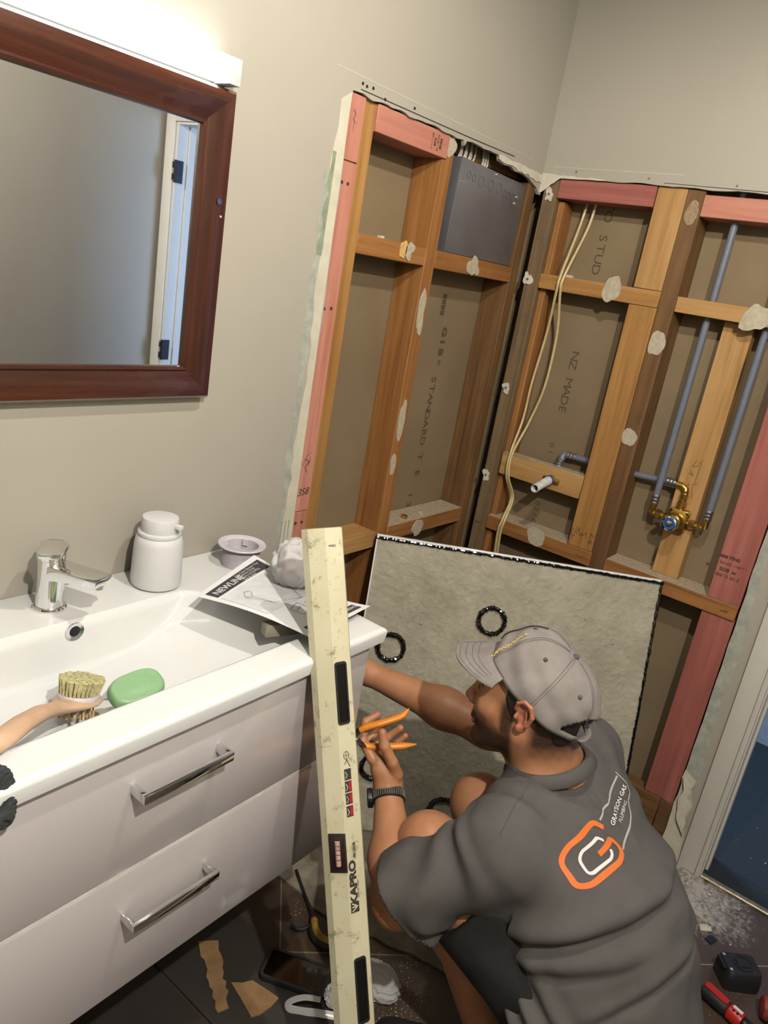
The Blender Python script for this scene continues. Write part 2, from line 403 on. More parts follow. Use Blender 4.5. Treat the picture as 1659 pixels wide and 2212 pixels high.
struct('wall_side', MB().box((-3.35, -1.95, 0), (-3.25, .1, 2.4)), M_wall)
gl = struct('wall_left_lining', MB().box((-.88, .1002, 0), (.099, .11, 2.1)), M_gib)
gr = struct('wall_right_lining', MB().box((.1, -.90, 0), (.11, .099, 2.1)), M_gib)
# hall beyond the doorway
struct('floor_hall', MB().box((.0, -2.6, -.05), (1.2, 1.4, .004)), M_carp)
struct('wall_hall', MB().box((.98, -2.6, 0), (1.05, 1.4, 2.4)), M_hall)
struct('wall_hall_end', MB().box((.1, -2.65, 0), (1.05, -2.6, 2.4)), M_hall)
struct('wall_hall_side', MB().box((.112, -.9, 0), (.122, 1.4, 2.4)).box((.1, .12, 0), (.112, 1.4, 2.4)).box((.1, -2.6, 0), (.11, -1.95, 2.4)), M_hall)
wn = MB().box((.122, .36, 0), (.98, .41, .75)).box((.122, .36, 2.1), (.98, .41, 2.4)).box((.122, .36, .75), (.16, .41, 2.1)).box((.94, .36, .75), (.98, .41, 2.1))
struct('wall_hall_window', wn, M_hall)
wf = MB()
for x in (.16, .54, .93): wf.box((x, .37, .75), (x + .012, .39, 2.1))
for z in (.75, 1.42, 2.09): wf.box((.16, .37, z), (.94, .39, z + .012))
struct('window_1', wf, M_arch)
struct('ceiling_hall', MB().box((.1, -2.6, 2.4), (1.05, 1.4, 2.45)), M_ceil)
# doorway
D = empty('door_1', (.05, -1.4, 0), None, None); D['kind'] = 'structure'
MB().box((-.012, -.9975, 0), (-.0005, -.946, 2.02)).box((-.016, -1.012, 0), (-.0005, -.998, 2.02)).build('architrave', M_arch, D, bevel=.002)
MB().box((-.014, -1.85, 0), (-.0005, -1.79, 2.03)).box((-.0135, -1.7899, 1.985), (-.0005, -.9976, 2.04)).build('architrave', M_arch, D, bevel=.002)
MB().box((-.004, -1.016, 0), (.115, -.99, 1.9745)).box((.035, -1.024, 0), (.075, -1.0165, 1.98)).build('jamb', M_arch, D)
MB().box((-.004, -1.8, 0), (.115, -1.775, 1.9745)).box((-.004, -1.8, 1.975), (.115, -.99, 2.0)).box((.05, -1.7745, 0), (.08, -1.765, 1.98)).build('jamb', M_arch, D)
for z in (1.79, 1.03, .25):
    hb = MB().box((-.006, -1.7745, z - .045), (.03, -1.7715, z + .045)); hb.lathe([(.006, -.045), (.006, .045)], (-.012, -1.77, z), n=10)
    hb.box((-.024, -1.776, z + .012), (-.012, -1.772, z + .036)).box((-.024, -1.776, z - .036), (-.012, -1.772, z - .01)); hb.build('hinge', M_black, D)
st = MB(); st.tube([(0.0, -1.015 - .76 * i / 6, .004) for i in range(7)], [(.011, .006)] * 7, 12); o = st.build('threshold_strip', plain('dull_brass', '#9c917a', .45, .8, var=.15, vs=90), None, True)
tag(o, 'brass threshold strip between the dusty tiles and the blue carpet', 'threshold')
# plaster left round the opening
def strip(pts, axis, mat, name, par, a=-.0006, c=.0): 
    return MB().prism(pts, axis, a, c).build(name, mat, par)
strip(ragged((-.905, .0), (-.905, 1.86), 70, .009, 21) + [(-.8755, 1.88), (-.8755, 0)], 'y', M_plaster, 'bare_plaster_edge', wl_)
strip(ragged((-.925, .8), (-.928, 1.72), 40, .008, 31) + ragged((-.905, 1.72), (-.905, .8), 30, .004, 33)[0:], 'y', M_plgry, 'torn_paper_edge', wl_, -.0004)
strip(ragged((-.918, 1.55), (-.911, 1.76), 10, .006, 35) + [(-.899, 1.76), (-.903, 1.55)], 'y', M_plgrn, 'torn_paper_edge', wl_, -.0008)
for k_ in range(3):
    strip([(-.915 + k_ * .012, .0), (-.917 + k_ * .012, .93), (-.913 + k_ * .012, .93), (-.911 + k_ * .012, 0)], 'y', M_plgry, 'ridge', wl_, -.0014)
strip([(-.85, 1.8925), (-.40, 1.896), (-.18, 1.9), (-.18, 1.8975), (-.40, 1.8935), (-.85, 1.8905)], 'y', M_ink, 'pencil_cut_line', wl_)
strip([(-.93, 1.9165), (-.5, 1.915), (-.08, 1.9125), (-.08, 1.911), (-.5, 1.9135), (-.93, 1.915)], 'y', M_plaster, 'score_line', wl_)
strip(ragged((-.26, 1.876), (-.0, 1.86), 14, .004, 41, 1) + ragged((0, 1.885), (-.26, 1.888), 14, .003, 42, 1), 'y', M_crumb, 'torn_plaster_lip', wl_, -.003)
strip(ragged((0, 1.89), (-.20, 1.884), 14, .002, 44, 1) + [(-.20, 1.8815)] + ragged((-.20, 1.881), (-.06, 1.879), 5, .001, 46, 1) + ragged((-.05, 1.872), (0, 1.835), 6, .004, 45, 1), 'x', M_crumb, 'torn_plaster_lip', wr_, -.002)
strip([(-.03, 1.910), (-.42, 1.9115), (-.42, 1.910), (-.03, 1.9085)], 'x', M_plaster, 'score_line', wr_)
strip([(-.37, 1.8885), (-.75, 1.8835), (-.75, 1.8815), (-.37, 1.887)], 'x', M_ink, 'pencil_cut_line', wr_)
strip(ragged((-.886, .05), (-.886, 1.2), 30, .002, 51) + ragged((-.905, 1.2), (-.925, .3), 30, .006, 52) + ragged((-.925, .3), (-.905, .05), 8, .008, 53), 'x', M_plgry, 'torn_paper_edge', wr_)
strip(ragged((-.884, .0), (-.884, .3), 10, .003, 55) + ragged((-.92, .28), (-.945, .0), 10, .006, 56), 'x', M_plaster, 'bare_plaster_edge', wr_, -.0012)
strip(ragged((-.886, .28), (-.905, .14), 8, .008, 57) + ragged((-.935, .10), (-.915, .26), 8, .008, 58), 'x', M_crumb, 'peeled_paper_flap', wr_, -.014, -.006)
def screws(pts, axis, par, r=.0032, nm='screw'):
    for (u, z) in pts:
        b = MB()
        if axis == 'y': b.lathe([(r, -.0012), (r, .0)], (u, -.0003, z), 'y', 12); 
        else: b.lathe([(r, -.0012), (r, .0)], (-.0003, u, z), 'x', 12)
        b.build(nm, M_steel if par not in (wl_,) else M_rubber, par)
screws([(-.847, 1.9035), (-.833, 1.9015), (-.812, 1.9035), (-.768, 1.893), (-.66, 1.902)], 'y', wl_)
screws([(-.106, 1.900), (-.325, 1.896), (-.56, 1.8935)], 'x', wr_)

# ---------------------------------------------------------------- timber frame
def timber(name, lo, hi, mat, ax, label, cat, group=None, parent=None):
    o = MB().box(lo, hi).build(name, mat[ax] if isinstance(mat, dict) else mat, parent, bevel=.0015, seg=1)
    return tag(o, label, cat, group)
F0, F1 = .0105, .0995
pink_top = timber('wall_stud', (-.876, F0 - .006, 1.7515), (-.8225, F1, 1.882), M_pink, 'z', 'short pink stud piece at the top left corner of the opening', 'stud')
pink_mid = timber('wall_stud', (-.876, F0 - .006, .945), (-.8225, F1, 1.7498), M_pink, 'z', 'long pink stud down the left edge of the opening, pencilled 358', 'stud')
pink_low = timber('wall_stud', (-.876, F0 - .006, .007), (-.8225, F1, .9435), M_pink, 'z', 'lowest pink stud piece behind the white vanity end', 'stud')
s1 = timber('wall_stud', (-.8215, F0, .007), (-.778, F1, 1.8825), M_amb, 'z', 'amber stud standing right against the pink studs', 'stud')
s2 = timber('wall_stud', (-.502, F0, .007), (-.456, F1, 1.86), M_org, 'z', 'orange middle stud of the left wall with three torn grey paper scraps', 'stud')
s3 = timber('wall_stud', (-.0485, F0, .007), (-.006, F1, 1.853), M_brn, 'z', 'brown corner stud of the left wall next to the dark gap', 'stud')
hd = timber('header', (-.777, F0 - .004, 1.827), (-.4905, F1, 1.883), M_pink, 'x', 'short pink header with stamped black print across the top of the left bays', 'timber beam')
timber('header', (-.4555, .055, 1.86), (-.0495, F1, 1.93), M_brn, 'x', 'dark timber above the grey metal box', 'timber beam')
n1 = timber('nog', (-.777, F0, 1.568), (-.503, F1, 1.613), M_org, 'x', 'upper nog of the first left bay with a yellow glue patch', 'nog')
n2 = timber('nog', (-.455, F0, 1.568), (-.0495, F1, 1.6135), M_org, 'x', 'orange nog directly under the grey metal box', 'nog')
timber('nog', (-.777, F0, .782), (-.503, F1, .826), M_lite, 'x', 'lower nog of the first left bay behind the white tray edge', 'nog')
n3 = timber('nog', (-.455, F0, .79), (-.0495, F1, .836), M_org, 'x', 'lower nog of the second left bay with dust and a brass nut on top', 'nog')
timber('bottom_plate', (-.777, F0, .007), (-.503, F1, .05), M_brn, 'x', 'bottom plate of the first left bay behind the tray', 'timber beam')
timber('bottom_plate', (-.455, F0, .007), (-.0495, F1, .05), M_brn, 'x', 'bottom plate of the second left bay behind the tray', 'timber beam')
c1 = timber('wall_stud', (F0, -.056, .007), (F1, -.009, 1.878), M_grey, 'z', 'weathered grey corner stud of the right wall dotted with plaster scraps', 'stud')
c2 = timber('wall_stud', (F0 + .02, -.0755, .007), (F1, -.0568, 1.82), M_org, 'z', 'thin orange timber packed beside the weathered corner stud', 'stud')
timber('header', (F0 - .003, -.351, 1.826), (F1, -.0575, 1.8805), M_red, 'y', 'dark pink header over the two cream cables', 'timber beam')
f1 = timber('wall_stud', (F0, -.4355, 1.6125), (.055, -.3535, 1.8805), M_lite, 'z', 'upper flat backing board between the cables and the weathered stud', 'stud')
f2 = timber('wall_stud', (F0, -.4355, .8275), (.055, -.3535, 1.5665), M_amb, 'z', 'long flat backing board with scribbled writing at its foot', 'stud')
f3 = timber('wall_stud', (F0, -.483, .007), (F1, -.4365, 1.8795), M_brn, 'z', 'worn brown stud in the middle of the right wall with oval paper scraps', 'stud')
timber('header', (F0 - .004, -.90, 1.813), (F1, -.484, 1.868), M_pink, 'y', 'light pink header at the right over the two grey pipes', 'timber beam')
g1 = timber('nog', (F0 - .001, -.4360, 1.5675), (F1, -.0580, 1.6115), M_amb, 'y', 'upper nog crossed by the two cream cables', 'nog')
g2 = timber('nog', (F0, -.7860, 1.565), (F1, -.484, 1.607), M_lite, 'y', 'upper right nog with a large round paper scrap near its end', 'nog')
g3 = timber('nog', (F0 - .002, -.352, .975), (.052, -.0640, 1.047), M_lite, 'y', 'middle backing nog holding the capped shower outlet', 'nog')
g4 = timber('nog', (F0, -.4400, .780), (F1, -.0580, .8265), M_org, 'y', 'lower nog under the scribbled backing board', 'nog')
g5 = timber('nog', (F0 - .006, -.878, .783), (F1, -.4840, .8245), M_org, 'y', 'lower right nog ending in front of the red stud', 'nog')
p1 = timber('mixer_backing_board', (.055, -.69, .8255), (.0985, -.612, 1.5640), M_lite, 'z', 'pale notched board behind the brass shower mixer', 'board')
r1 = timber('wall_stud', (F0, -.8795, .826), (.055, -.789, 1.812), M_red, 'z', 'upper red flat stud with stamped black print beside the doorway', 'stud')
r2 = timber('wall_stud', (F0, -.8795, .165), (.055, -.789, .782), M_red, 'z', 'lower red flat stud under the nog beside the doorway', 'stud')
timber('wall_stud', (.057, -.8795, .007), (F1, -.789, 1.812), M_brn, 'z', 'hidden edge of the brown stud behind the red studs', 'stud')
timber('bottom_plate', (F0 - .003, -.842, .055), (.056, -.484, .1640), M_brn, 'y', 'deep brown blocking at the foot of the right wall with chalk marks', 'timber beam')
timber('bottom_plate', (F0 - .003, -.8930, .055), (.056, -.8435, .1640), M_brn, 'y', 'short end block at the foot of the right wall by the door', 'timber beam')
timber('bottom_plate', (F0 - .008, -.94, .007), (F1, -.484, .054), M_brn, 'y', 'bottom plate of the right wall running to the door frame', 'timber beam')
timber('bottom_plate', (F0, -.4355, .007), (F1, -.0565, .054), M_brn, 'y', 'bottom plate of the right wall hidden behind the tray', 'timber beam')
# scraps glued to the timber
def scr(c, ax, a, b_, seed, par, mat=M_paper, th=.0015, rot=0, amp=.2, front=F0, nm='paper_scrap'):
    blob(c, ax, a, b_, seed, (front - .001 - th, front + .0005), mat, par, nm, rot, amp)
M_glue = plain('yellow_glue', '#d9b571', .55, var=.12, vs=120, bs=.8, bd=.002, bscale=160)
scr((-.602, 1.598), 'y', .013, .022, 1, n1, M_glue); scr((-.577, 1.597), 'y', .017, .02, 2, n1, amp=.4)
scr((-.268, 1.592), 'y', .024, .03, 3, n2, amp=.45); scr((-.476, 1.86), 'y', .018, .026, 4, s2, amp=.3)
scr((-.481, 1.452), 'y', .016, .055, 5, s2, amp=.3); scr((-.483, 1.155), 'y', .015, .052, 6, s2, amp=.2); scr((-.487, 1.03), 'y', .011, .034, 7, s2, amp=.15)
scr((-.300, .808), 'y', .026, .028, 8, n3, amp=.15)
scr((-.294, 1.597), 'x', .026, .038, 11, g1, front=F0 - .001, amp=.14); scr((-.697, 1.583), 'x', .036, .034, 12, g2, amp=.25)
scr((-.462, 1.475), 'x', .022, .036, 13, f3, amp=.15); scr((-.456, 1.20), 'x', .022, .026, 14, f3, amp=.12); scr((-.245, .812), 'x', .032, .03, 15, g4, amp=.14)
scr((-.461, 1.82), 'x', .016, .034, 16, f3, plain('old_glue', '#9a8467', .7, var=.2, vs=160, bs=.6), amp=.1, nm='glue_patch')
for i, (y, z, a) in enumerate(((-.030, 1.835, .013), (-.020, 1.588, .014), (-.026, 1.25, .012), (-.021, .955, .013))):
    scr((y, z), 'x', a, a * 1.35, 20 + i, c1, M_crumb, .003, amp=.45, nm='plaster_scrap')
    MB().lathe([(.004, -.0015), (.004, 0)], (F0 - .0035, y, z), 'x', 12).build('screw', M_steel, c1)
for (o, pts) in ((pink_mid, [(-.865, 1.706), (-.845, 1.706), (-.865, 1.437), (-.842, 1.439)]), (pink_low, [(-.862, .915), (-.84, .915)])):
    for x, z in pts: MB().lathe([(.0038, -.001), (.0038, 0)], (x, F0 - .0062, z), 'y', 12).build('screw_hole', M_ink, o)
for (y, z) in ((-.022, .79), (-.032, .79)): MB().lathe([(.004, -.0015), (.004, 0)], (F0 - .0005, y, z), 'x', 12).build('screw', M_steel, c1)
# handwriting and stamps
FA = lambda x, z, y=F0 - .0064: frame((x, y, z), (1, 0, 0), (0, 0, 1), (0, -1, 0))
FB = lambda y, z, x=F0 - .0004: frame((x, y, z), (0, -1, 0), (0, 0, 1), (-1, 0, 0))
def rotz(M, deg): return M @ Matrix.Rotation(math.radians(deg), 4, 'Z')
text('358', .026, rotz(FA(-.851, .995), 4), M_ink, pink_mid, 'handwriting', shear=.3)
strokes([[(-.012, -.012), (0, .014), (.012, .02)], [(-.008, .006), (.01, -.002), (-.004, -.014), (.008, -.03)], [(.012, .01), (.006, -.012), (.014, .002)]], FA(-.853, 1.075), .0012, M_ink, pink_mid)
strokes([[(-.006, .02), (.004, .014), (-.004, .004), (.006, -.004)], [(0, .026), (.001, -.02)]], FA(-.853, 1.83), .0008, M_ink, pink_top)
hdf = lambda dx: rotz(FA(-.545 + dx, 1.855, F0 - .0044), -90)
text('PINE', .012, hdf(.018), M_ink, hd, 'stamped_print', bold=.0004); text('ASNZS 1748', .007, hdf(.006), M_ink, hd, 'stamped_print')
text('SG8', .011, hdf(-.006), M_ink, hd, 'stamped_print', bold=.0003); text('850 11 H1.2', .007, hdf(-.018), M_ink, hd, 'stamped_print')
MB(FB(-.812, .952)).box((-.032, -.004, 0), (.0, .004, .0004)).build('stamped_print', M_ink, r1)
M_w2 = plain('stamp_gap', '#a6514a', .7)
text('PRECISION', .0062, FB(-.812, .952) @ Matrix.Translation((-.016, 0, .0005)), M_w2, r1, 'stamped_print')
text('PINE', .0135, FB(-.812, .952) @ Matrix.Translation((.018, 0, 0)), M_ink, r1, 'stamped_print', bold=.0004)
text('AS/NZS 1748', .0105, FB(-.822, .933), M_ink, r1, 'stamped_print'); text('SG8', .015, FB(-.812, .915), M_ink, r1, 'stamped_print', bold=.0004)
text('850 11 H1.2', .0125, FB(-.825, .897), M_ink, r1, 'stamped_print', bold=.0002)
text('11:00 20', .005, FB(-.857, .935), M_ink, r1, 'stamped_print')
strokes([[(-.005, -.005), (.005, .005)], [(-.005, .005), (.005, -.005)], [(-.006, 0), (.006, 0)]], FB(-.838, .914), .0015, M_ink, r1, 'stamped_print')
strokes([[(-.022, .01), (-.03, 0), (-.026, -.012), (-.014, -.012)], [(-.012, .02), (-.022, -.024)], [(-.012, -.004), (-.006, .016), (-.002, .002), (0, -.006), (.006, .004), (.008, -.005), (.014, .003), (.02, .01), (.021, -.01)]], FB(-.385, .872), .0014, M_ink, f2)
strokes([[(-.008, .012), (0, .016), (.006, .008), (.01, .014)], [(.0, .016), (-.004, 0)], [(-.006, -.008), (.006, -.006), (-.004, -.02)], [(-.008, -.014), (.008, -.014)]], FB(-.422, .868), .0012, M_ink, f2)
strokes([[(.0, .09), (-.01, .07), (.006, .075), (.008, .09)], [(-.012, .05), (.0, .045), (-.012, .06)], [(.014, .095), (.01, .02), (.018, .025)], [(-.018, -.01), (-.004, .02), (-.002, -.015)], [(.006, .02), (.014, -.02)]], FB(-.648, 1.09, .0545), .001, M_ink, p1)
strokes([[(-.02, 0), (.02, .002)], [(-.012, .004), (0, -.006), (.014, .006)]], FB(-.405, .803), .001, M_ink, g4)
text('¢45', .014, FB(-.845, .803, F0 - .0064), M_ink, g5, 'handwriting', shear=.4)
# print on the lining boards (reads downwards)
M_bprint = plain('board_print', '#57493a', .85, var=.02)
def down_A(s, z0, z1, x, hgt, bold=.0004):
    n = max(1, len(s) - 1)
    for i, ch in enumerate(s):
        if ch == ' ': continue
        z = z0 + (z1 - z0) * i / n
        text(ch, hgt, frame((x, .0999, z), (0, 0, -1), (1, 0, 0), (0, -1, 0)), M_bprint, gl, bold=bold, sx=1.25)
def down_B(s, z0, z1, y, hgt, bold=.0):
    n = max(1, len(s) - 1)
    for i, ch in enumerate(s):
        if ch == ' ': continue
        z = z0 + (z1 - z0) * i / n
        text(ch, hgt, frame((.0997, y, z), (0, 0, -1), (0, -1, 0), (-1, 0, 0)), M_bprint, gr, bold=bold, sx=1.25)
down_A('GIB', 1.395, 1.335, -.216, .032, .0018); down_A('®', 1.303, 1.302, -.214, .016)
down_A('STANDARD', 1.25, 1.055, -.225, .034); down_A('TE', 1.003, .949, -.222, .034); down_A('13', .877, .845, -.236, .033)
for i in range(4): MB().box((-.256, .0996, 1.505 - i * .016), (-.236, .1001, 1.491 - i * .016)).build('printed_bar', M_bprint, gl)
down_B('TO STUD', 1.83, 1.648, -.190, .036); down_B('NZ MADE', 1.385, 1.217, -.190, .036)
down_B('01·16', 1.096, 1.0, -.184, .025); down_B('11 02/07', .96, .81, -.183, .025)

# ---------------------------------------------------------------- services
J = empty('metal_service_box', (-.23, .05, 1.6145), 'grey galvanised steel service box resting on the nog in the left wall', 'metal box')
MB().prism([(-.412, 1.6145), (-.0515, 1.6145), (-.0515, 1.845), (-.405, 1.852)], 'y', .018, .098).build('body', M_steel, J, bevel=.002)
for (x, z) in ((-.385, 1.795), (-.095, 1.805), (-.1, 1.787), (-.225, 1.842)): MB().lathe([(.0055, -.003), (.0055, .0)], (x, .0178, z), 'y', 14).build('bolt', M_chrome, J)
M_knock = plain('knockout_ring', '#6f7176', .5, .6)
for i, (x, z, r) in enumerate(((-.362, 1.815, .009), (-.335, 1.812, .009), (-.297, 1.81, .014), (-.245, 1.81, .014), (-.2, 1.81, .014), (-.165, 1.802, .01), (-.14, 1.8, .01), (-.115, 1.8, .01))):
    rr = [(x + r * math.cos(t / 10 * 6.283), .0176, z + r * math.sin(t / 10 * 6.283)) for t in range(10)]
    MB().tube(rr + rr[:1], .0007, 5, False).build('knockout', M_knock, J)
M_cab = plain('cream_sheath', '#cdb987', .45, var=.05, vs=60)
M_whc = plain('grey_cable', '#b9b4a6', .5)
def smooth_path(P, n=40):
    P = [Vector(p) for p in P]; out = []
    Q = [P[0] * 2 - P[1]] + P + [P[-1] * 2 - P[-2]]
    m = len(P) - 1
    for i in range(n + 1):
        t = i / n * m; k = min(int(t), m - 1); t -= k; a, b_, c, d = Q[k:k + 4]
        out.append(.5 * ((2 * b_) + (c - a) * t + (2 * a - 5 * b_ + 4 * c - d) * t * t + (3 * b_ - a - 3 * c + d) * t ** 3))
    return out
for i in range(7):
    x = -.385 + i * .012
    o = MB().tube(smooth_path([(x, .05, 1.845), (x + .004, .045 + .004 * (i % 2), 1.88), (x - .008 + i * .003, .06, 1.96)], 10), .0028, 7).build('electrical_cable', M_whc, None, True)
    tag(o, 'one of the thin white cables bunched above the left half of the metal box', 'cable', 'white cables entering the metal box from above')
for i in range(3):
    x = -.27 + i * .012
    o = MB().tube(smooth_path([(x, .05, 1.845), (x + .005, .045, 1.87), (x, .06, 1.96)], 10), .0032, 7).build('electrical_cable', M_whc, None, True)
    tag(o, 'one of three thin cables above the middle of the metal box', 'cable', 'cables above the middle of the box')
ca = [(.075, -.128, 1.83), (.06, -.125, 1.75), (.0045, -.128, 1.612), (.0045, -.126, 1.565), (.05, -.103, 1.44), (.055, -.088, 1.28), (.05, -.088, 1.16), (.004, -.094, 1.05), (.004, -.098, .975), (.045, -.112, .9), (.0045, -.118, .83), (.0045, -.112, .775), (.04, -.11, .6)]
cb = [(.075, -.156, 1.83), (.06, -.152, 1.75), (.0045, -.140, 1.612), (.0045, -.139, 1.565), (.05, -.138, 1.44), (.055, -.135, 1.28), (.05, -.113, 1.16), (.004, -.101, 1.05), (.004, -.106, .975), (.045, -.118, .9), (.0045, -.127, .83), (.0045, -.122, .775), (.04, -.118, .6)]
for pts, lb in ((ca, 'left'), (cb, 'right')):
    o = MB().tube(smooth_path(pts, 90), .0042, 9).build('electrical_cable', M_cab, None, True)
    tag(o, 'cream flat cable hanging down the right wall bay, the %s one of the pair' % lb, 'cable')
M_pipe = plain('grey_pipe', '#6f7684', .38, var=.04)
M_crimp = plain('crimp_sleeve', '#a2a4a8', .3, .9)
def hexnut(b, c, r, L, axis): 
    b.lathe([(r * .9, -L / 2), (r, -L / 2 + .001), (r, L / 2 - .001), (r * .9, L / 2)], c, axis, 6)
for y, lb, top_ in ((-.568, 'left', 1.822), (-.722, 'right', 1.822)):
    P_ = empty('water_pipe', (.045, y, 1.03), 'grey plastic riser pipe coming down to the %s side of the brass mixer' % lb, 'pipe')
    MB().tube([(.047, y, top_ + .1), (.047, y, 1.6), (.045, y, 1.2), (.043, y, 1.045)], .0098, 16).build('tube', M_pipe, P_, True)
    b = MB()
    for z in (1.03, 1.04, 1.05): b.lathe([(.011, -.004), (.0122, 0), (.011, .004)], (.043, y, z), 'z', 18)
    b.build('crimp_sleeve', M_crimp, P_, True)
X = empty('shower_mixer', (.03, -.645, .97), 'brass shower mixer valve body with a chrome and blue centre', 'valve')
MB().box((.028, -.672, .968), (.062, -.622, 1.035)).lathe([(.02, 0), (.024, .01), (.024, .03)], (.0, -.645, 1.002), 'x', 24).build('valve_body', M_brass, X, bevel=.004)
MB().box((.03, -.678, 1.018), (.038, -.662, 1.036)).box((.03, -.632, 1.018), (.038, -.616, 1.036)).build('mounting_lug', M_brass, X, bevel=.002)
for (y0, y1) in ((-.622, -.572), (-.718, -.672)):
    b = MB(); b.tube([(.043, y0, 1.0), (.043, y1, 1.0)], .0085, 14); hexnut(b, (.043, (y0 + y1) / 2 + .008, 1.0), .0145, .015, 'y'); hexnut(b, (.043, (y0 + y1) / 2 - .012, 1.0), .012, .008, 'y')
    b.build('union_nut', M_brass, X)
for y in (-.568, -.722): MB().tube([(.043, y + (.004 if y > -.6 else -.004), .998), (.043, y, 1.0), (.043, y, 1.026)], .0095, 14).build('elbow', M_brass, X, True)
b = MB(); b.tube([(.043, -.645, 1.03), (.043, -.645, 1.09)], .009, 14); hexnut(b, (.043, -.645, 1.05), .0135, .015, 'z'); hexnut(b, (.043, -.645, 1.072), .0115, .01, 'z'); b.build('top_union', M_brass, X)
MB().tube([(.043, -.645, 1.078), (.046, -.642, 1.094), (.048, -.63, 1.1), (.048, -.612, 1.1)], .0098, 14).build('elbow', M_brass, X, True)
MB().lathe([(.0215, 0), (.0225, -.002), (.0225, -.03), (.021, -.034), (.017, -.036), (.016, -.033)], (.0, -.645, 1.002), 'x', 32).build('chrome_ring', M_chrome, X, True)
M_blue = plain('blue_plastic', '#2b5c9e', .35)
MB().lathe([(.0165, -.0), (.0165, -.0045), (.0115, -.0045), (.0115, -.001)], (-.0325, -.645, 1.002), 'x', 28).build('blue_seal', M_blue, X, True)
MB().box((-.0395, -.6505, .9965), (-.0305, -.6395, 1.0075)).lathe([(.009, 0), (.0095, -.003), (.009, -.004)], (-.032, -.645, 1.002), 'x', 20).build('spindle', M_chrome, X, bevel=.001)
for (y, z) in ((-.670, 1.028), (-.624, 1.028)): MB().lathe([(.0035, -.002), (.0035, 0)], (.029, y, z), 'x', 12).build('screw', M_black, X)
H_ = empty('water_pipe', (.05, -.45, 1.08), 'grey pipe running sideways behind the studs from the mixer to the shower outlet', 'pipe')
MB().tube([(.06, -.60, 1.099), (.068, -.53, 1.092), (.070, -.45, 1.086), (.068, -.26, 1.086)], .0095, 16).build('tube', M_pipe, H_, True)
b = MB()
for y in (-.604, -.594, -.584): b.lathe([(.0108, -.004), (.012, 0), (.0108, .004)], (.059, y, 1.099), 'y', 18)
b.build('crimp_sleeve', M_crimp, H_, True); b = MB()
for y in (-.262, -.272, -.284): b.lathe([(.0108, -.004), (.012, 0), (.0108, .004)], (.068, y, 1.086), 'y', 18)
b.build('crimp_sleeve', M_crimp, H_, True)
O_ = empty('shower_outlet', (.0, -.25, 1.0), 'elbowed grey outlet pipe with a white tape wrapped stub pointing into the room', 'pipe')
MB().tube(smooth_path([(.068, -.262, 1.086), (.066, -.249, 1.084), (.06, -.247, 1.074), (.04, -.247, 1.03), (.02, -.247, 1.018)], 14), .0105, 16).build('elbow', M_pipe, O_, True)
b = MB()
for t in (.2, .35, .62, .78, .92):
    p = Vector((.06, -.247, 1.074)).lerp(Vector((.022, -.247, 1.018)), t); d = Vector((-.04, 0, -.06)).normalized()
    b.tube([p - d * .004, p, p + d * .004], [.0108, .0125, .0108], 16)
b.build('crimp_sleeve', M_crimp, O_, True)
b = MB(); b.lathe([(.013, 0), (.016, .003), (.016, .014), (.013, .016)], (-.006, -.25, 1.008), 'x', 20); b.box((-.001, -.28, 1.0), (.008, -.226, 1.016)); b.build('brass_flange', M_brass, O_, bevel=.001)
M_tape = plain('thread_tape', '#dfe1e4', .6, var=.1, vs=80, bs=.5)
b = MB(); b.rings([[(x, -.25 + r * math.cos(t / 24 * 6.283), 1.008 - (.0 - x) * .18 + r * math.sin(t / 24 * 6.283)) for t in range(24)] for x, r in ((.0, .0145), (-.02, .0138), (-.095, .013), (-.096, .0118), (-.04, .0115), (-.01, .0115))], False, True)
b.build('taped_stub', M_tape, O_, True)
MB().lathe([(.0147, 0), (.0155, -.002), (.0155, -.007), (.0147, -.009)], (-.003, -.25, 1.0075), 'x', 24).build('blue_band', M_blue, O_, True)
o = MB().lathe([(.006, 0), (.0105, 0), (.0105, .011), (.006, .011)], (-.345, .035, .8362), 'z', 6, True).build('brass_nut', M_brass); tag(o, 'small brass nut lying on the dusty lower nog', 'nut')
for i, (x, y) in enumerate(((-.26, .03), (-.245, .045))):
    o = MB().ball((x, y, .8385), (.006, .004, .0025), 8).build('plaster_crumb', M_crumb); tag(o, 'small white plaster crumb on the dusty lower nog', 'crumb', 'plaster crumbs on the lower nog')
o = MB().box((.02, -.135, 1.6118), (.03, -.158, 1.6185)).build('plaster_crumb', M_crumb); tag(o, 'small white plaster crumb on the upper nog beside the cables', 'crumb')
o = MB().box((-.673, .03, 1.6133), (-.658, .04, 1.619)).build('plaster_crumb', M_crumb); tag(o, 'small white plaster crumb on the first upper nog of the left wall', 'crumb')
dustm = plain('plaster_dust', '#b8a78e', .95, var=.12, vs=120, bs=.8, bd=.003, bscale=220)
for (lo, hi) in (((-.455, .012, .836), (-.05, .098, .8372)),): 
    MB().box(lo, hi).build('dust_layer', dustm, n3)
MB().box((.012, -.878, .8245), (.098, -.485, .8255)).build('dust_layer', dustm, g5)
MB().box((.012, -.35, .8265), (.098, -.06, .8275)).build('dust_layer', dustm, g4)
MB().box((.012, -.35, 1.047), (.05, -.065, 1.0478)).build('dust_layer', dustm, g3)
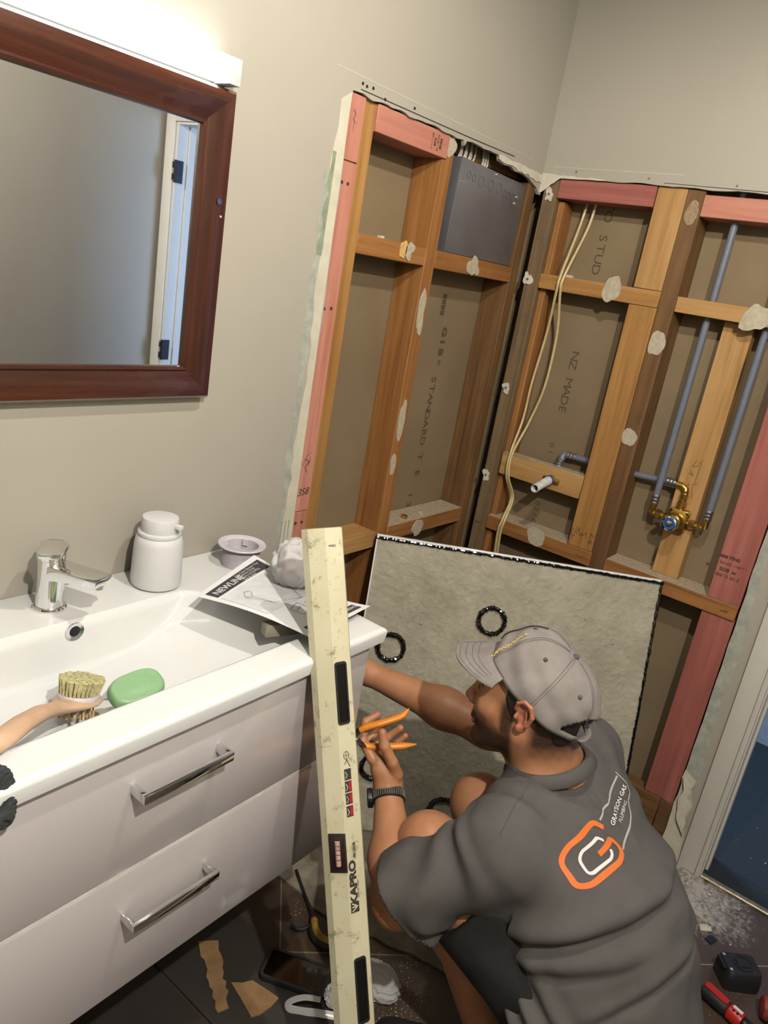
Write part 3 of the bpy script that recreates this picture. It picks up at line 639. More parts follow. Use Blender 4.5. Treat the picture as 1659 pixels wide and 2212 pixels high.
# ---------------------------------------------------------------- mirror and light bar
MI = empty('wall_mirror', (-1.545, -.015, 1.238), 'mirror in a broad glossy mahogany frame over the vanity', 'mirror')
x0, x1, z0, z1 = -1.905, -1.2, 1.245, 1.80
x1 = -1.198; z1 = 1.795; z0 = 1.247
xi0, xi1, zi0, zi1 = x0 + .068, x1 - .068, z0 + .062, z1 - .066
prof = [(0, .002), (0, .022), (.006, .03), (.02, .031), (.045, .024), (.056, .021), (.060, .025), (.066, .024), (.0675, .018), (.0675, .002)]
def side(P0, P1, Q0, Q1, ax):
    # outer edge P0-P1, inner edge Q0-Q1 (mitred)
    b = MB(); n = len(prof); A = []; B = []
    for d, h in prof:
        t = d / .0675
        A.append((P0[0] + (Q0[0] - P0[0]) * t, -h, P0[1] + (Q0[1] - P0[1]) * t)); B.append((P1[0] + (Q1[0] - P1[0]) * t, -h, P1[1] + (Q1[1] - P1[1]) * t))
    b.rings([A, B]); return b.build('frame_rail', M_mah[ax], MI, smooth=True)
side((x0, z1), (x1, z1), (xi0, zi1), (xi1, zi1), 'x'); side((x0, z0), (x1, z0), (xi0, zi0), (xi1, zi0), 'x')
side((x0, z0), (x0, z1), (xi0, zi0), (xi0, zi1), 'z'); side((x1, z0), (x1, z1), (xi1, zi0), (xi1, zi1), 'z')
M_mir = plain('mirror_silver', (.86, .87, .88, 1), .01, 1, var=0)
MB().box((xi0 - .004, -.016, zi0 - .004), (xi1 + .004, -.002, zi1 + .004)).build('glass', M_mir, MI)
MB().lathe([(.005, -.002), (.004, .0)], (-1.222, -.031, 1.61), 'y', 14).build('screw', M_chrome, MI)
MB().lathe([(.002, -.001), (.002, .0)], (-1.215, -.031, 1.585), 'y', 10).build('nail_hole', M_crumb, MI)
LB = empty('mirror_light', (-1.545, -.02, 1.80), 'long white light bar glowing on the wall above the mirror', 'light')
MB().box((-1.86, -.045, 1.801), (-1.235, -.006, 1.842)).build('diffuser', emis('led_diffuser', (.93, .97, 1, 1), 5.0), LB, bevel=.003)
M_cap = plain('white_cap', '#d2d2d2', .4)
MB().box((-1.235, -.046, 1.799), (-1.210, -.001, 1.842)).build('end_cap', M_cap, LB, bevel=.002)
MB().box((-1.885, -.046, 1.799), (-1.86, -.001, 1.842)).build('end_cap', M_cap, LB, bevel=.002)
MB().box((-1.86, -.006, 1.803), (-1.235, -.001, 1.84)).build('back_plate', M_cap, LB)
for (x, y, lb) in ((DL[0], DL[1], 'near the vanity'), (L2[0], L2[1], 'behind the spot above the vanity')):
    E_ = empty('ceiling_light', (x, y, 2.36), 'unseen round white ceiling lamp dish ' + lb, 'light')
    MB().lathe([(.05, 2.3995), (.08, 2.39), (.085, 2.350), (.082, 2.350), (.076, 2.386), (.0001, 2.388)], (x, y, 0), 'z', 32, False).build('base', M_white, E_, True)  # unseen dish, shaped to keep lamp light from spilling up onto the ceiling

# ---------------------------------------------------------------- vanity
V = empty('vanity_unit', (-1.54, -.23, .414), 'wall hung white vanity cabinet with two wide drawers', 'cabinet')
VX0, VX1 = -1.99, -1.10
MB().box((VX0, -.427, .406), (VX1, -.002, .42)).box((VX0, -.427, .4201), (VX0 + .016, -.002, .862)).box((VX1 - .016, -.427, .4201), (VX1, -.002, .862)).box((VX0 + .0161, -.018, .4201), (VX1 - .0161, -.002, .78)).build('carcass', M_drawer, V, bevel=.001)
for (za, zb) in ((.6435, .860), (.404, .6365)):
    d_ = MB().box((VX0, -.447, za), (VX1 + .001, -.4275, zb)).build('drawer_front', M_drawer, V, bevel=.0015)
    zh = .790 if za > .6 else .557
    h_ = MB().box((-1.625, -.482, zh - .0075), (-1.462, -.474, zh + .0075)).box((-1.625, -.4745, zh - .0075), (-1.617, -.4468, zh + .0075)).box((-1.47, -.4745, zh - .0075), (-1.462, -.4468, zh + .0075)).build('handle', M_chrome, d_, bevel=.001)
MB().box((VX0, -.4465, .6370), (VX1, -.437, .6430)).build('gap_trim', M_gap, V)
# basin top
def basin_z(x, y):
    top = .893
    yb, yf = -.130, -.392
    if x > -1.54: xr = -1.308 + (1.0 if y < yb else 0) * .17 * min(1, max(0, (yb - y) / .24)) ** .8; s = xr - x
    else: s = 1
    sl = x - (-1.93)
    k = .062 + .10 * min(1, max(0, (yb - y) / .26))
    D_ = .098 * (1 - math.exp(-max(0, s) / k)) if x > -1.54 else .098 * (1 - math.exp(-max(0, x + 1.93) / .09))
    D_ *= 1 + .06 * math.exp(-(((x + 1.56) / .12) ** 2 + ((y + .26) / .07) ** 2))
    db = max(0, (yb - y)) * 7.0; df = max(0, (y - yf)) * 3.2
    def sm(a, b_, kk): 
        h = max(kk - abs(a - b_), 0) / kk; return min(a, b_) - h * h * kk / 4
    D_ = max(0, sm(sm(D_, db, .022), df, .022)); return top - max(0, D_)
def grid_lines(a, b_, step, r):
    L_ = [a + r * (1 - math.cos(t)) for t in (0, .35, .7, 1.05, 1.4)]; Rr = [b_ - r * (1 - math.cos(t)) for t in (1.4, 1.05, .7, .35, 0)]
    n = int((Rr[0] - L_[-1]) / step); return L_ + [L_[-1] + (Rr[0] - L_[-1]) * i / n for i in range(1, n)] + Rr
xs = grid_lines(-2.005, -1.072, .006, .009); ys = grid_lines(-.4635, -.001, .004, .009)
def edge_drop(d, r=.009): return 0 if d >= r else r - math.sqrt(max(0, r * r - (r - d) ** 2))
b = MB(); top_v = []
for i, x in enumerate(xs):
    row = []
    for j, y in enumerate(ys):
        z = basin_z(x, y); z -= max(edge_drop(x - xs[0]), edge_drop(xs[-1] - x), edge_drop(y - ys[0])); row.append(b.b.verts.new((x, y, z)))
    top_v.append(row)
for i in range(len(xs) - 1):
    for j in range(len(ys) - 1): b.face([top_v[i][j], top_v[i + 1][j], top_v[i + 1][j + 1], top_v[i][j + 1]])
loop = [top_v[i][0] for i in range(len(xs))] + [top_v[-1][j] for j in range(1, len(ys))] + [top_v[i][-1] for i in range(len(xs) - 2, -1, -1)] + [top_v[0][j] for j in range(len(ys) - 2, 0, -1)]
bot = [b.b.verts.new((v.co.x + (.002 if v.co.x < -1.6 else -.002), v.co.y + .003 * (v.co.y < -.3), .8625)) for v in loop]
for i in range(len(loop)): b.face([loop[i], bot[i], bot[(i + 1) % len(loop)], loop[(i + 1) % len(loop)]])
BT = b.build('washbasin', M_white, None, smooth=2)
tag(BT, 'glossy white moulded washbasin top over the vanity drawers', 'basin')
MB().lathe([(.0095, .002), (.0095, -.001), (.016, -.003), (.0165, 0), (.014, .003)], (-1.5305, -.1345, .874), 'y', 28, False).lathe([(.01, .001), (.0001, .001)], (-1.5305, -.1345, .874), 'y', 20, False).build('overflow_ring', [M_chrome], BT, True)
MB().lathe([(.0098, -.0015), (.0098, .0)], (-1.5305, -.1342, .874), 'y', 20).build('overflow_hole', M_seal, BT)
dz = basin_z(-1.56, -.262)
MB().lathe([(.031, 0), (.031, .003), (.0285, .006), (.0001, .009)], (-1.553, -.268, dz), 'z', 32).build('waste_plug', M_chrome, BT, True)
o = None
# tap
T_ = empty('basin_tap', (-1.539, -.067, .893), 'chrome single lever basin mixer tap', 'tap')
MB().lathe([(.0285, 0), (.0285, .004), (.026, .007)], (-1.539, -.067, .893), 'z', 32).build('base_ring', M_chrome, T_, True)
b = MB(); b.rings([[( -1.539 + r * math.cos(t / 28 * 6.283), -.067 - k + r * math.sin(t / 28 * 6.283), z) for t in range(28)] for z, r, k in ((.898, .0235, 0), (.93, .0225, .001), (.965, .0222, .002), (.988, .0225, .003))]); b.build('body', M_chrome, T_, True)
sp = MB(frame((-1.539, -.067, 0), (.94, .34, 0), (-.34, .94, 0)))
sp.rings([[(a, y, z + c) for a, c in ((-w, -h), (w, -h), (w, h), (-w, h))] for y, z, w, h in ((.0, .966, .0215, .015), (-.03, .969, .0215, .0115), (-.07, .972, .0215, .0085), (-.108, .974, .0215, .007))])
sp.build('spout', M_chrome, T_, bevel=.002)
MB().lathe([(.0105, 0), (.0105, .010)], (-1.506, -.158, .959), 'z', 20).build('aerator', M_chrome, T_, True)
MB().lathe([(.0228, .985), (.0238, .995), (.0235, 1.003)], (-1.539, -.068, 0), 'z', 28).build('lever_hub', M_chrome, T_, True)
MB().prism([(-1.580, -.098), (-1.553, -.121), (-1.514, -.082), (-1.512, -.060), (-1.528, -.045), (-1.548, -.048)], 'z', 1.0035, 1.0135).build('lever', M_chrome, T_, bevel=.003)
# soap pump
SPx, SPy = -1.326, -.075
SD = empty('soap_dispenser', (SPx, SPy, .893), 'matt white round soap dispenser on the back of the basin', 'dispenser')
M_mw = plain('matt_white', '#d9dadb', .55, var=.01)
MB().lathe([(.041, 0), (.047, .003), (.0485, .012), (.0472, .05), (.0455, .088), (.043, .099), (.038, .104)], (SPx, SPy, .893), 'z', 40).build('bottle', M_mw, SD, True)
MB().lathe([(.038, .103), (.0405, .105), (.0405, .110), (.037, .112)], (SPx, SPy, .893), 'z', 40).build('collar', M_mw, SD, True)
hd_ = MB().lathe([(.0345, .111), (.035, .113), (.0345, .136), (.0335, .1385), (.030, .1395)], (SPx, SPy, .893), 'z', 40).build('pump_head', M_mw, SD, True)
MB(frame((SPx, SPy, 1.020), (.35, -.93, 0), (.93, .35, 0))).box((.030, -.006, -.004), (.048, .006, .004)).build('nozzle', M_mw, hd_, bevel=.0015)
# waste collar cup
cx_, cy_ = -1.118, -.085
M_pvc = plain('white_pvc', '#d6d0d8', .4, var=.01)
b = MB(); prf = [(.0385, 0)]
for i in range(13): prf += [(.0385, .004 + i * .0028), (.0405, .0052 + i * .0028)]
prf += [(.0385, .043), (.0505, .0445), (.0515, .0465), (.0505, .0485), (.0385, .0475), (.0355, .045), (.0355, .003), (.0001, .003)]
b.lathe(prf, (cx_, cy_, .8932), 'z', 44); CU = b.build('pipe_collar', M_pvc, None, smooth=1)
tag(CU, 'white ribbed plastic pipe collar standing behind the paper', 'collar')
for a in (.6, 2.4, 4.0): MB(frame((cx_, cy_, .925), (math.cos(a), math.sin(a), 0), (-math.sin(a), math.cos(a), 0))).box((.030, -.006, 0), (.0357, .006, .014)).build('lug', M_pvc, CU)
# body brush
BR = empty('body_brush', (-1.60, -.28, .81), 'pale wooden bath brush lying in the basin, bristles up', 'brush')
hb = Vector((-1.598, -.262, .830)); he = Vector((-1.790, -.392, .9090)); ax_ = (hb - he).normalized()
fr = frame(hb, ax_, (-.5, .8, .0)); zup = Vector((fr[0][2], fr[1][2], fr[2][2]))
M_bw = wood('beech', '#e0c0a4', '#d6b394', '#c69f80', 'x', rough=.45, scale=.6, knots=False)
def sec(x, w, h, z=0, n=20): return [(x, w * math.cos(t / n * 6.283), z + h * math.sin(t / n * 6.283)) for t in range(n)]
Ln = (hb - he).length
b = MB(fr); b.rings([sec(x, w, h, z) for x, w, h, z in ((.046, .003, .003, 0), (.044, .014, .006, 0), (.036, .025, .0075, 0), (.02, .033, .008, 0), (0, .036, .008, 0), (-.02, .033, .008, 0), (-.04, .024, .0085, 0), (-.055, .0165, .009, .001), (-.09, .0135, .010, .006), (-.13, .015, .011, .010), (-.18, .016, .012, .008), (-.22, .017, .012, .002), (-Ln - .006, .014, .011, -.003), (-Ln - .012, .006, .005, -.004))]); b.build('handle', M_bw, BR, smooth=2)
b = MB(fr); b.rings([[(.036 * k * math.cos(t / 30 * 6.283), .031 * k * math.sin(t / 30 * 6.283), z) for t in range(30)] for z, k in ((.004, 1), (.010, 1), (.0118, .96), (.0118, .9))]); b.build('rubber_pad', M_pvc, BR, True)
M_bris = plain('bristle', '#cdc795', .7, var=.15, vs=200)
M_bris2 = plain('coarse_bristle', '#c9ab80', .7, var=.15, vs=200)
def tufts(rings_, z0, L_, rb, rt, mat, name, sgn=1, splay=.25, seed=3):
    r = random.Random(seed); b = MB(fr)
    for k, (rx, ry, n) in enumerate(rings_):
        for i in range(n):
            t = i / n * 6.283 + k * .3; x, y = rx * math.cos(t), ry * math.sin(t)
            for q in range(3):
                jx, jy = r.uniform(-.002, .002), r.uniform(-.002, .002); l = L_ * r.uniform(.93, 1.05)
                b.tube([(x, y, z0 * sgn), (x * (1 + splay * .5) + jx * .7, y * (1 + splay * .5) + jy * .7, sgn * (z0 + l * .55)), (x * (1 + splay) + jx * 1.3, y * (1 + splay) + jy * 1.3, sgn * (z0 + l))], [rb, (rb + rt) / 2, rt], 6)
    return b.build(name, mat, BR)
tufts([(.034, .028, 30), (.028, .023, 24), (.022, .018, 18), (.016, .012, 13), (.010, .007, 8), (.004, .003, 4)], .0115, .024, .0018, .0029, M_bris, 'soft_bristles', 1, .12)
tufts([(.029, .024, 14), (.02, .016, 10), (.01, .008, 5)], .006, .018, .0012, .0016, M_bris2, 'massage_bristles', -1, .15)
# soap
b = MB(frame((-1.506, -.283, .826), (.99, -.06, .10), (.0, .9, .35)))
def sellip(a, c, h, n=36, e=.72):
    rs = []
    for z, k in ((-h, .55), (-h * .8, .86), (-h * .35, .99), (h * .1, 1.0), (h * .6, .95), (h * .85, .86), (h * .8, .80), (h * 1.0, .5), (h * 1.02, .1)):
        rs.append([(a * k * math.copysign(abs(math.cos(t / n * 6.283)) ** e, math.cos(t / n * 6.283)), c * k * math.copysign(abs(math.sin(t / n * 6.283)) ** e, math.sin(t / n * 6.283)), z) for t in range(n)])
    return rs
b.rings(sellip(.047, .030, .016)); o = b.build('soap_bar', plain('green_soap', '#8fb98a', .38, var=.03, vs=20), None, smooth=2); tag(o, 'green oval bar of soap behind the basin rim', 'soap')
# rope end at left
rp = MB()
rk = random.Random(5)
for k in range(3):
    pts = []
    for i in range(60):
        t = i / 59; a = t * 26 + k * 2.094; rad = .0065
        c = Vector((-1.818 + .012 * math.sin(t * 3.1), -.440 - .03 * t, .905 - .045 * t + .01 * math.sin(t * 6)))
        pts.append(c + Vector((math.cos(a) * rad, 0, math.sin(a) * rad)))
    rp.tube(pts, .0055, 7)
o = rp.build('hair_tie', plain('dark_knit', '#2f3436', .95, var=.2, vs=300, bs=.8), None, True); tag(o, 'dark grey twisted cord lying over the front rim of the basin', 'cord')
# paper sheets
def sheet(corners, lift, name, mat, par=None, n=24, th=.0006, dz=0):
    A, B_, C_, D_ = [Vector(c) for c in corners]  # A..B along u, D..C
    b = MB(); V_ = []
    for i in range(n + 1):
        r = []
        for j in range(n + 1):
            u, v = i / n, j / n; p = A * (1 - u) * (1 - v) + B_ * u * (1 - v) + C_ * u * v + D_ * (1 - u) * v
            p.z += lift(u, v) + dz; r.append(p)
        V_.append(r)
    up = [[b.b.verts.new(p) for p in r] for r in V_]; dn_ = [[b.b.verts.new(p - Vector((0, 0, th))) for p in r] for r in V_]
    for i in range(n):
        for j in range(n):
            b.face([up[i][j], up[i + 1][j], up[i + 1][j + 1], up[i][j + 1]]); b.face([dn_[i][j], dn_[i][j + 1], dn_[i + 1][j + 1], dn_[i + 1][j]])
    for i in range(n):
        b.face([up[i][0], dn_[i][0], dn_[i + 1][0], up[i + 1][0]]); b.face([up[i][n], up[i + 1][n], dn_[i + 1][n], dn_[i][n]])
        b.face([up[0][i], up[0][i + 1], dn_[0][i + 1], dn_[0][i]]); b.face([up[n][i], dn_[n][i], dn_[n][i + 1], up[n][i + 1]])
    return b.build(name, mat, par, smooth=1), V_
M_sheet = plain('white_paper', '#eceef0', .6, var=.004)
PC = [(-1.325, -.195, .914), (-1.128, -.135, .935), (-1.052, -.398, .8975), (-1.262, -.432, .916)]
lift = lambda u, v: .008 * math.sin(math.pi * v) * (1 - u) + .010 * u * v * max(0, v - .8) * 5 + .004 * math.sin(math.pi * u) * math.sin(math.pi * v) - .006 * u * math.sin(math.pi * v)
SH, SV = sheet(PC, lift, 'instruction_sheet', M_sheet)
tag(SH, 'printed white instruction sheets lying across the right end of the basin', 'paper')
def on_sheet(u, v, up=.0006):
    n = 24; i = min(max(u, 0), 1) * n; j = min(max(v, 0), 1) * n; a, c = min(int(i), n - 1), min(int(j), n - 1); fu, fv = i - a, j - c
    p = SV[a][c] * (1 - fu) * (1 - fv) + SV[a + 1][c] * fu * (1 - fv) + SV[a + 1][c + 1] * fu * fv + SV[a][c + 1] * (1 - fu) * fv
    return p + Vector((0, 0, up))
def sheet_patch(u0, v0, u1, v1, mat, name, up=.0007, n=14):
    b = MB(); V_ = [[b.b.verts.new(on_sheet(u0 + (u1 - u0) * i / n, v0 + (v1 - v0) * j / n, up)) for j in range(n + 1)] for i in range(n + 1)]
    for i in range(n):
        for j in range(n): b.face([V_[i][j], V_[i + 1][j], V_[i + 1][j + 1], V_[i][j + 1]])
    return b.build(name, mat, SH)
def sheet_text(s, u, v, size, mat, up=.0011, flip=True, bold=0):
    """reads along -u direction seen from the camera (upside down sheet)"""
    c = bpy.data.curves.new('t', 'FONT'); c.body = s; c.size = 1; c.align_y = 'CENTER'; c.resolution_u = 2; c.offset = bold
    t = bpy.data.objects.new('t', c); me = bpy.data.meshes.new_from_object(t); bpy.data.objects.remove(t)
    for vt in me.vertices:
        x, y = vt.co.x * size, vt.co.y * size
        vt.co = on_sheet(u + x / .21, v - y / .27, up)
    me.name = 'printed_text'; return finish(me, 'printed_text', mat, SH)
M_dk = plain('print_dark', '#3b3b3d', .6); M_lp = plain('print_grey', '#dcdde0', .6); M_ln = plain('print_line', '#9a9a9c', .6)
sheet_patch(.06, .05, .95, .165, M_dk, 'title_bar'); sheet_patch(.10, .885, .92, .965, M_dk, 'footer_bar')
sheet_patch(.06, .19, .95, .60, M_lp, 'picture_panel', .0005)
sheet_text('NEWLINE', .10, .115, .022, M_lp, bold=.02)
for i, s_ in enumerate(('Easy Clean Shower Tray', 'Installation Guide', 'Waste and levelling', 'Seal all edges')): sheet_text(s_, .50, .075 + i * .027, .0085, M_lp)
sheet_text('KEEP FOR FUTURE REFERENCE', .20, .925, .011, M_lp, bold=.02)
def sline(pts, mat=M_ln, w=.0011):
    b = MB()
    for p, q in zip(pts, pts[1:]):
        a, c = on_sheet(*p, .0012), on_sheet(*q, .0012); d = (c - a).normalized(); n_ = d.cross(Vector((0, 0, 1))).normalized() * w / 2
        b.face([b.b.verts.new(x) for x in (a + n_, a - n_, c - n_, c + n_)])
    b.build('printed_line', mat, SH)
sline([(.2, .33), (.28, .27), (.34, .30), (.26, .36), (.2, .33)]); sline([(.28, .27), (.85, .30), (.62, .60), (.30, .52), (.2, .33)]); sline([(.30, .52), (.26, .36)])
sline([(.30, .66), (.48, .63), (.50, .74), (.32, .77), (.30, .66)]); sline([(.55, .66), (.72, .63), (.74, .72)]); sline([(.34, .70), (.44, .68)])
sheet_text('Before starting check all parts', .42, .83, .008, M_ln)
o = MB(frame((-1.245, -.345, .880), (.93, -.36, 0), (.36, .93, 0))).box((-.035, -.012, 0), (.035, .012, .024)).build('tile_offcut', plain('offcut', '#9d9887', .7), None, bevel=.002)
tag(o, 'small grey offcut propping up the instruction sheets', 'offcut')
# crumpled plastic bag
def bagmat():
    m, N, L, b = nt('clear_film'); b.inputs['Base Color'].default_value = (.95, .95, .96, 1); b.inputs['Roughness'].default_value = .12
    b.inputs['Transmission Weight'].default_value = .45; b.inputs['IOR'].default_value = 1.12; b.inputs['Specular IOR Level'].default_value = .8
    bump(N, L, b, noise(N, L, coords(N, L), 22, 1), .15, .003); return m
M_film = bagmat()
def crumple(c, r, seed, mat, name, parent=None, amp=.28, sub=5):
    b = MB(); bmesh.ops.create_icosphere(b.b, subdivisions=sub, radius=1)
    rr = random.Random(seed); dirs = [Vector((rr.gauss(0, 1), rr.gauss(0, 1), rr.gauss(0, 1))).normalized() for _ in range(26)]; am = [rr.uniform(.75, 1.25) for _ in dirs]
    for v in b.b.verts:
        d = v.co.normalized()
        # facets between sharp creases: distance to the nearest cell direction
        e = sorted((2 - 2 * d.dot(q)) * a for q, a in zip(dirs, am)); s_ = .70 + amp * min(.9, (e[1] - e[0]) * 1.4) * -1 + amp * 1.1 + .05 * math.sin(e[0] * 30)
        v.co = Vector((d.x * r[0], d.y * r[1], d.z * r[2])) * s_ + Vector(c)
        if v.co.z < c[2] - r[2] * .55: v.co.z = c[2] - r[2] * .55 + .002 * math.sin(v.co.x * 300)
    return b.build(name, mat, parent, smooth=2)
o = crumple((-1.118, -.245, .952), (.054, .048, .056), 4, M_film, 'plastic_bag'); tag(o, 'crumpled clear plastic bag on the instruction sheets', 'bag')

# ---------------------------------------------------------------- shower tray leaning in the corner
th = math.radians(15); TT = Vector((-.022, -.672, .834)); te = Vector((-.6105, .792, 0)).normalized(); tn = Vector((-.792, -.6105, 0)).normalized()
td = tn * math.sin(th) - Vector((0, 0, 1)) * math.cos(th); tN = te.cross(td); 
TF = frame(TT, te, td, tN)   # x along the top edge (to the left), y down the panel, z out of the face
if tN.dot(Vector((-1, -1, 0))) < 0: print('tray normal flipped')
TW, TH_ = .835, .855
TR = empty('shower_tray', TT + te * TW / 2 + td * TH_ - Vector((0, 0, 0)), 'new shower tray standing on edge across the corner, grey rough underside facing out', 'shower tray')
b = MB(TF); n = 70; VV = []
for i in range(n + 1):
    VV.append([b.b.verts.new((.004 + (TW - .008) * i / n, .010 + (TH_ - .012) * j / n, .0 + .0016 * math.sin(i * .7 + j * .31) * math.sin(j * .55 - i * .2) + .001 * math.sin(i * 1.9) * math.sin(j * 1.7))) for j in range(n + 1)])
for i in range(n):
    for j in range(n): b.face([VV[i][j], VV[i + 1][j], VV[i + 1][j + 1], VV[i][j + 1]])
b.build('underside', M_tray, TR, smooth=2)
MB(TF).box((0, .0001, -.0299), (TW - .0001, TH_, -.004)).build('acrylic_shell', M_white, TR, bevel=.003)
MB(TF).box((0, -.001, -.030), (TW, .006, .004)).box((TW - .004, 0, -.028), (TW, TH_, .003)).build('rim', M_white, TR, bevel=.0015)
def bead(pts, r, seed, name='sealant_bead'):
    q = random.Random(seed); b = MB(TF); P = []; RR = []
    for i in range(len(pts) - 1):
        for k in range(5): P.append(Vector(pts[i]).lerp(Vector(pts[i + 1]), k / 5) + Vector((q.uniform(-1, 1), q.uniform(-1, 1), 0)) * r * .22); RR.append(r * q.uniform(.75, 1.25))
    P.append(Vector(pts[-1])); RR.append(r)
    b.tube(P, RR, 8); return b.build(name, M_seal, TR, True)
bead([(x * TW / 30, .0085, .003) for x in range(31)], .0046, 1)
bead([(.0035, y * TH_ / 30, .002) for y in range(31)], .0042, 2)
for (cx, cy, r, sd) in ((.471, .193, .038, 4), (.744, .314, .038, 5), (.738, .665, .034, 6), (.515, .772, .046, 7)):
    bead([(cx + r * math.cos(t / 16 * 6.2832), cy + r * math.sin(t / 16 * 6.2832), .006 + .002 * math.sin(t * 2.2)) for t in range(17)], .0066, sd, 'sealant_ring')
    q = random.Random(sd * 3); bb = MB(TF)
    for k in range(14):
        a = q.uniform(0, 6.28); bb.ball((cx + r * math.cos(a), cy + r * math.sin(a), .010), (q.uniform(.003, .006), q.uniform(.003, .007), .004), 10)
    bb.build('sealant_lump', M_seal, TR, True)
for k in range(22):
    q = random.Random(k + 90); u, v = q.uniform(.05, .8), q.uniform(.08, .8)
    MB(TF).ball((u, v, .001), (q.uniform(.002, .005), q.uniform(.002, .006), .0025), 8).build('resin_lump', M_tray, TR, True)

# ---------------------------------------------------------------- spirit level
LT = Vector((-1.2375, -.3985, 1.1045)); LBt = Vector((-1.3195, -.7180, .2695))
ld = (LBt - LT).normalized(); Lr = Vector((.6140, -.7719, .1648)); Lr = (Lr - ld * Lr.dot(ld)).normalized(); Lc = ld.cross(Lr)
if Lc.dot(Vector((-.777, -.554, .3))) < 0: Lc = -Lc
LF = Matrix.Identity(4)
for i, a in enumerate((Lr, ld, Lc)):
    for j in range(3): LF[j][i] = a[j]
for j in range(3): LF[j][3] = LT[j]
LLen = LT.z / -ld.z - .004; 
LV = empty('spirit_level', LT + ld * LLen, 'long cream box spirit level leaning on the front edge of the basin', 'spirit level')
def levmat():
    m, N, L, b = nt('worn_cream_paint'); v = coords(N, L); f = noise(N, L, v, 34, 9, .78); f2 = noise(N, L, v, 5, 4)
    c = ramp(N, L, f2, [(.3, srgb('#cfc9a8')), (.7, srgb('#ded9bd'))])
    c = mixc(N, L, ramp(N, L, f, [(.565, (0, 0, 0)), (.68, (.8, .8, .8))]), c, srgb('#6f6243'))
    L.new(c, b.inputs['Base Color']); b.inputs['Roughness'].default_value = .42; bump(N, L, b, f, .15, .001); return m
M_lev = levmat()
sect = [(-.0345, -.018), (-.0345, .003), (-.023, .012), (.007, .0165), (.0275, .004), (.035, -.001), (.035, -.022), (.0, -.026)]
b = MB(LF); n = 40; b.rings([[(x, LLen * i / n, z) for x, z in sect] for i in range(n + 1)], True, True); b.build('beam', M_lev, LV, bevel=0)
# end cap detail
b = MB(LF); b.rings([[(x * .9, -.0008, z * .88 - .001) for x, z in sect], [(x * .9, .002, z * .88 - .001) for x, z in sect]]); b.build('end_cap', plain('end_plate', '#c9c096', .5, var=.2, vs=60), LV)
rf = Vector((.0275 - .007, .004 - .0165)).normalized(); nf = Vector((-rf.y, rf.x)); 
def LRF(s, y, out=.0):   # frame on the right hand face: s across from ridge
    p = Vector((.007, .0165)) + rf * s + nf * out
    o_ = LF @ Vector((p.x, y, p.y)); ex = (LF.to_3x3() @ Vector((rf.x, 0, rf.y))); ez = LF.to_3x3() @ Vector((nf.x, 0, nf.y))
    return frame(o_, ex, ld, ez)
def slot(y, L_):
    Fm = LRF(.0125, y, 0)
    def rr(w, l, r, n=5):
        pts = []
        for (cx, cy, a0) in ((w - r, l - r, 0), (-w + r, l - r, 90), (-w + r, -l + r, 180), (w - r, -l + r, 270)):
            for k in range(n): a = math.radians(a0 + 90 * k / (n - 1)); pts.append((cx + r * math.cos(a), cy + r * math.sin(a)))
        return pts
    b = MB(Fm); A, B_ = rr(.0115, L_ / 2, .005), rr(.0085, L_ / 2 - .004, .003)
    b.rings([[(x, y_, -.001) for x, y_ in A], [(x, y_, .0022) for x, y_ in A], [(x, y_, .0022) for x, y_ in B_], [(x, y_, .0007) for x, y_ in B_]], False, False)
    h = b.build('grip_rim', M_rubber, LV, bevel=0)
    MB(Fm).prism(B_, 'z', .0002, .0009).build('grip_recess', M_seal, h)
slot(.284, .108); slot(.800, .115)
# vial window across the middle faces
mf = Vector((.007 + .023, .0165 - .012)).normalized(); mn = Vector((-mf.y, mf.x))
def LMF(s, y, out=0.):
    p = Vector((-.023, .012)) + mf * s + mn * out
    return frame(LF @ Vector((p.x, y, p.y)), LF.to_3x3() @ Vector((mf.x, 0, mf.y)), ld, LF.to_3x3() @ Vector((mn.x, 0, mn.y)))
vf = LMF(.018, .558)
M_vial = plain('vial_block', '#2a1716', .18, var=.2, spec=.8)
vb_ = MB(vf).box((-.017, -.034, -.0006), (.0135, .034, .0022)).build('vial_housing', M_rubber, LV, bevel=.002)
MB(vf).box((-.014, -.029, .0015), (.0105, .028, .003)).build('vial_window', M_vial, vb_, bevel=.001)
MB(vf).tube([(-.001, -.02, .0045), (-.001, .022, .0045)], .0045, 14).build('vial', plain('vial_glass', '#c7a7a0', .1, var=.1, vs=120, spec=.8), vb_, True)
for y in (-.009, .0, .008, .015): MB(vf).box((-.0055, y, .0075), (.0035, y + .0008, .0092)).build('vial_line', M_ink, vb_)
# decals on the right face, reading upwards
def up_text(s, y, size, mat, s_=.0135, bold=.0, sx=1, rot=90):
    Fm = LRF(s_, y, .0004); return text(s, size, Fm @ Matrix.Rotation(math.radians(rot), 4, 'Z'), mat, LV, 'printed_text', bold=bold, sx=sx)
M_reddec = plain('red_decal', '#b02a35', .4)
t_ = up_text('KAPRO', .612, .0175, M_ink, .0105, .0009, 1.35)
up_text('tools for vision', .625, .005, M_ink, .0185)
MB(LRF(.0105, .655, 0)).box((-.008, -.009, 0), (.008, .009, .0004)).build('logo_square', M_ink, LV)
strokes([[(-.005, -.006), (.005, .001), (-.005, .007)], [(-.005, .001), (.004, .001)]], LRF(.0105, .655, .0004), .0022, M_lev, LV, 'logo_mark')
up_text('905 120CM', .557, .0055, M_ink, .016, .0002)
up_text('120cm', .030, .0055, M_ink, .0125, .0001, 1, 180)
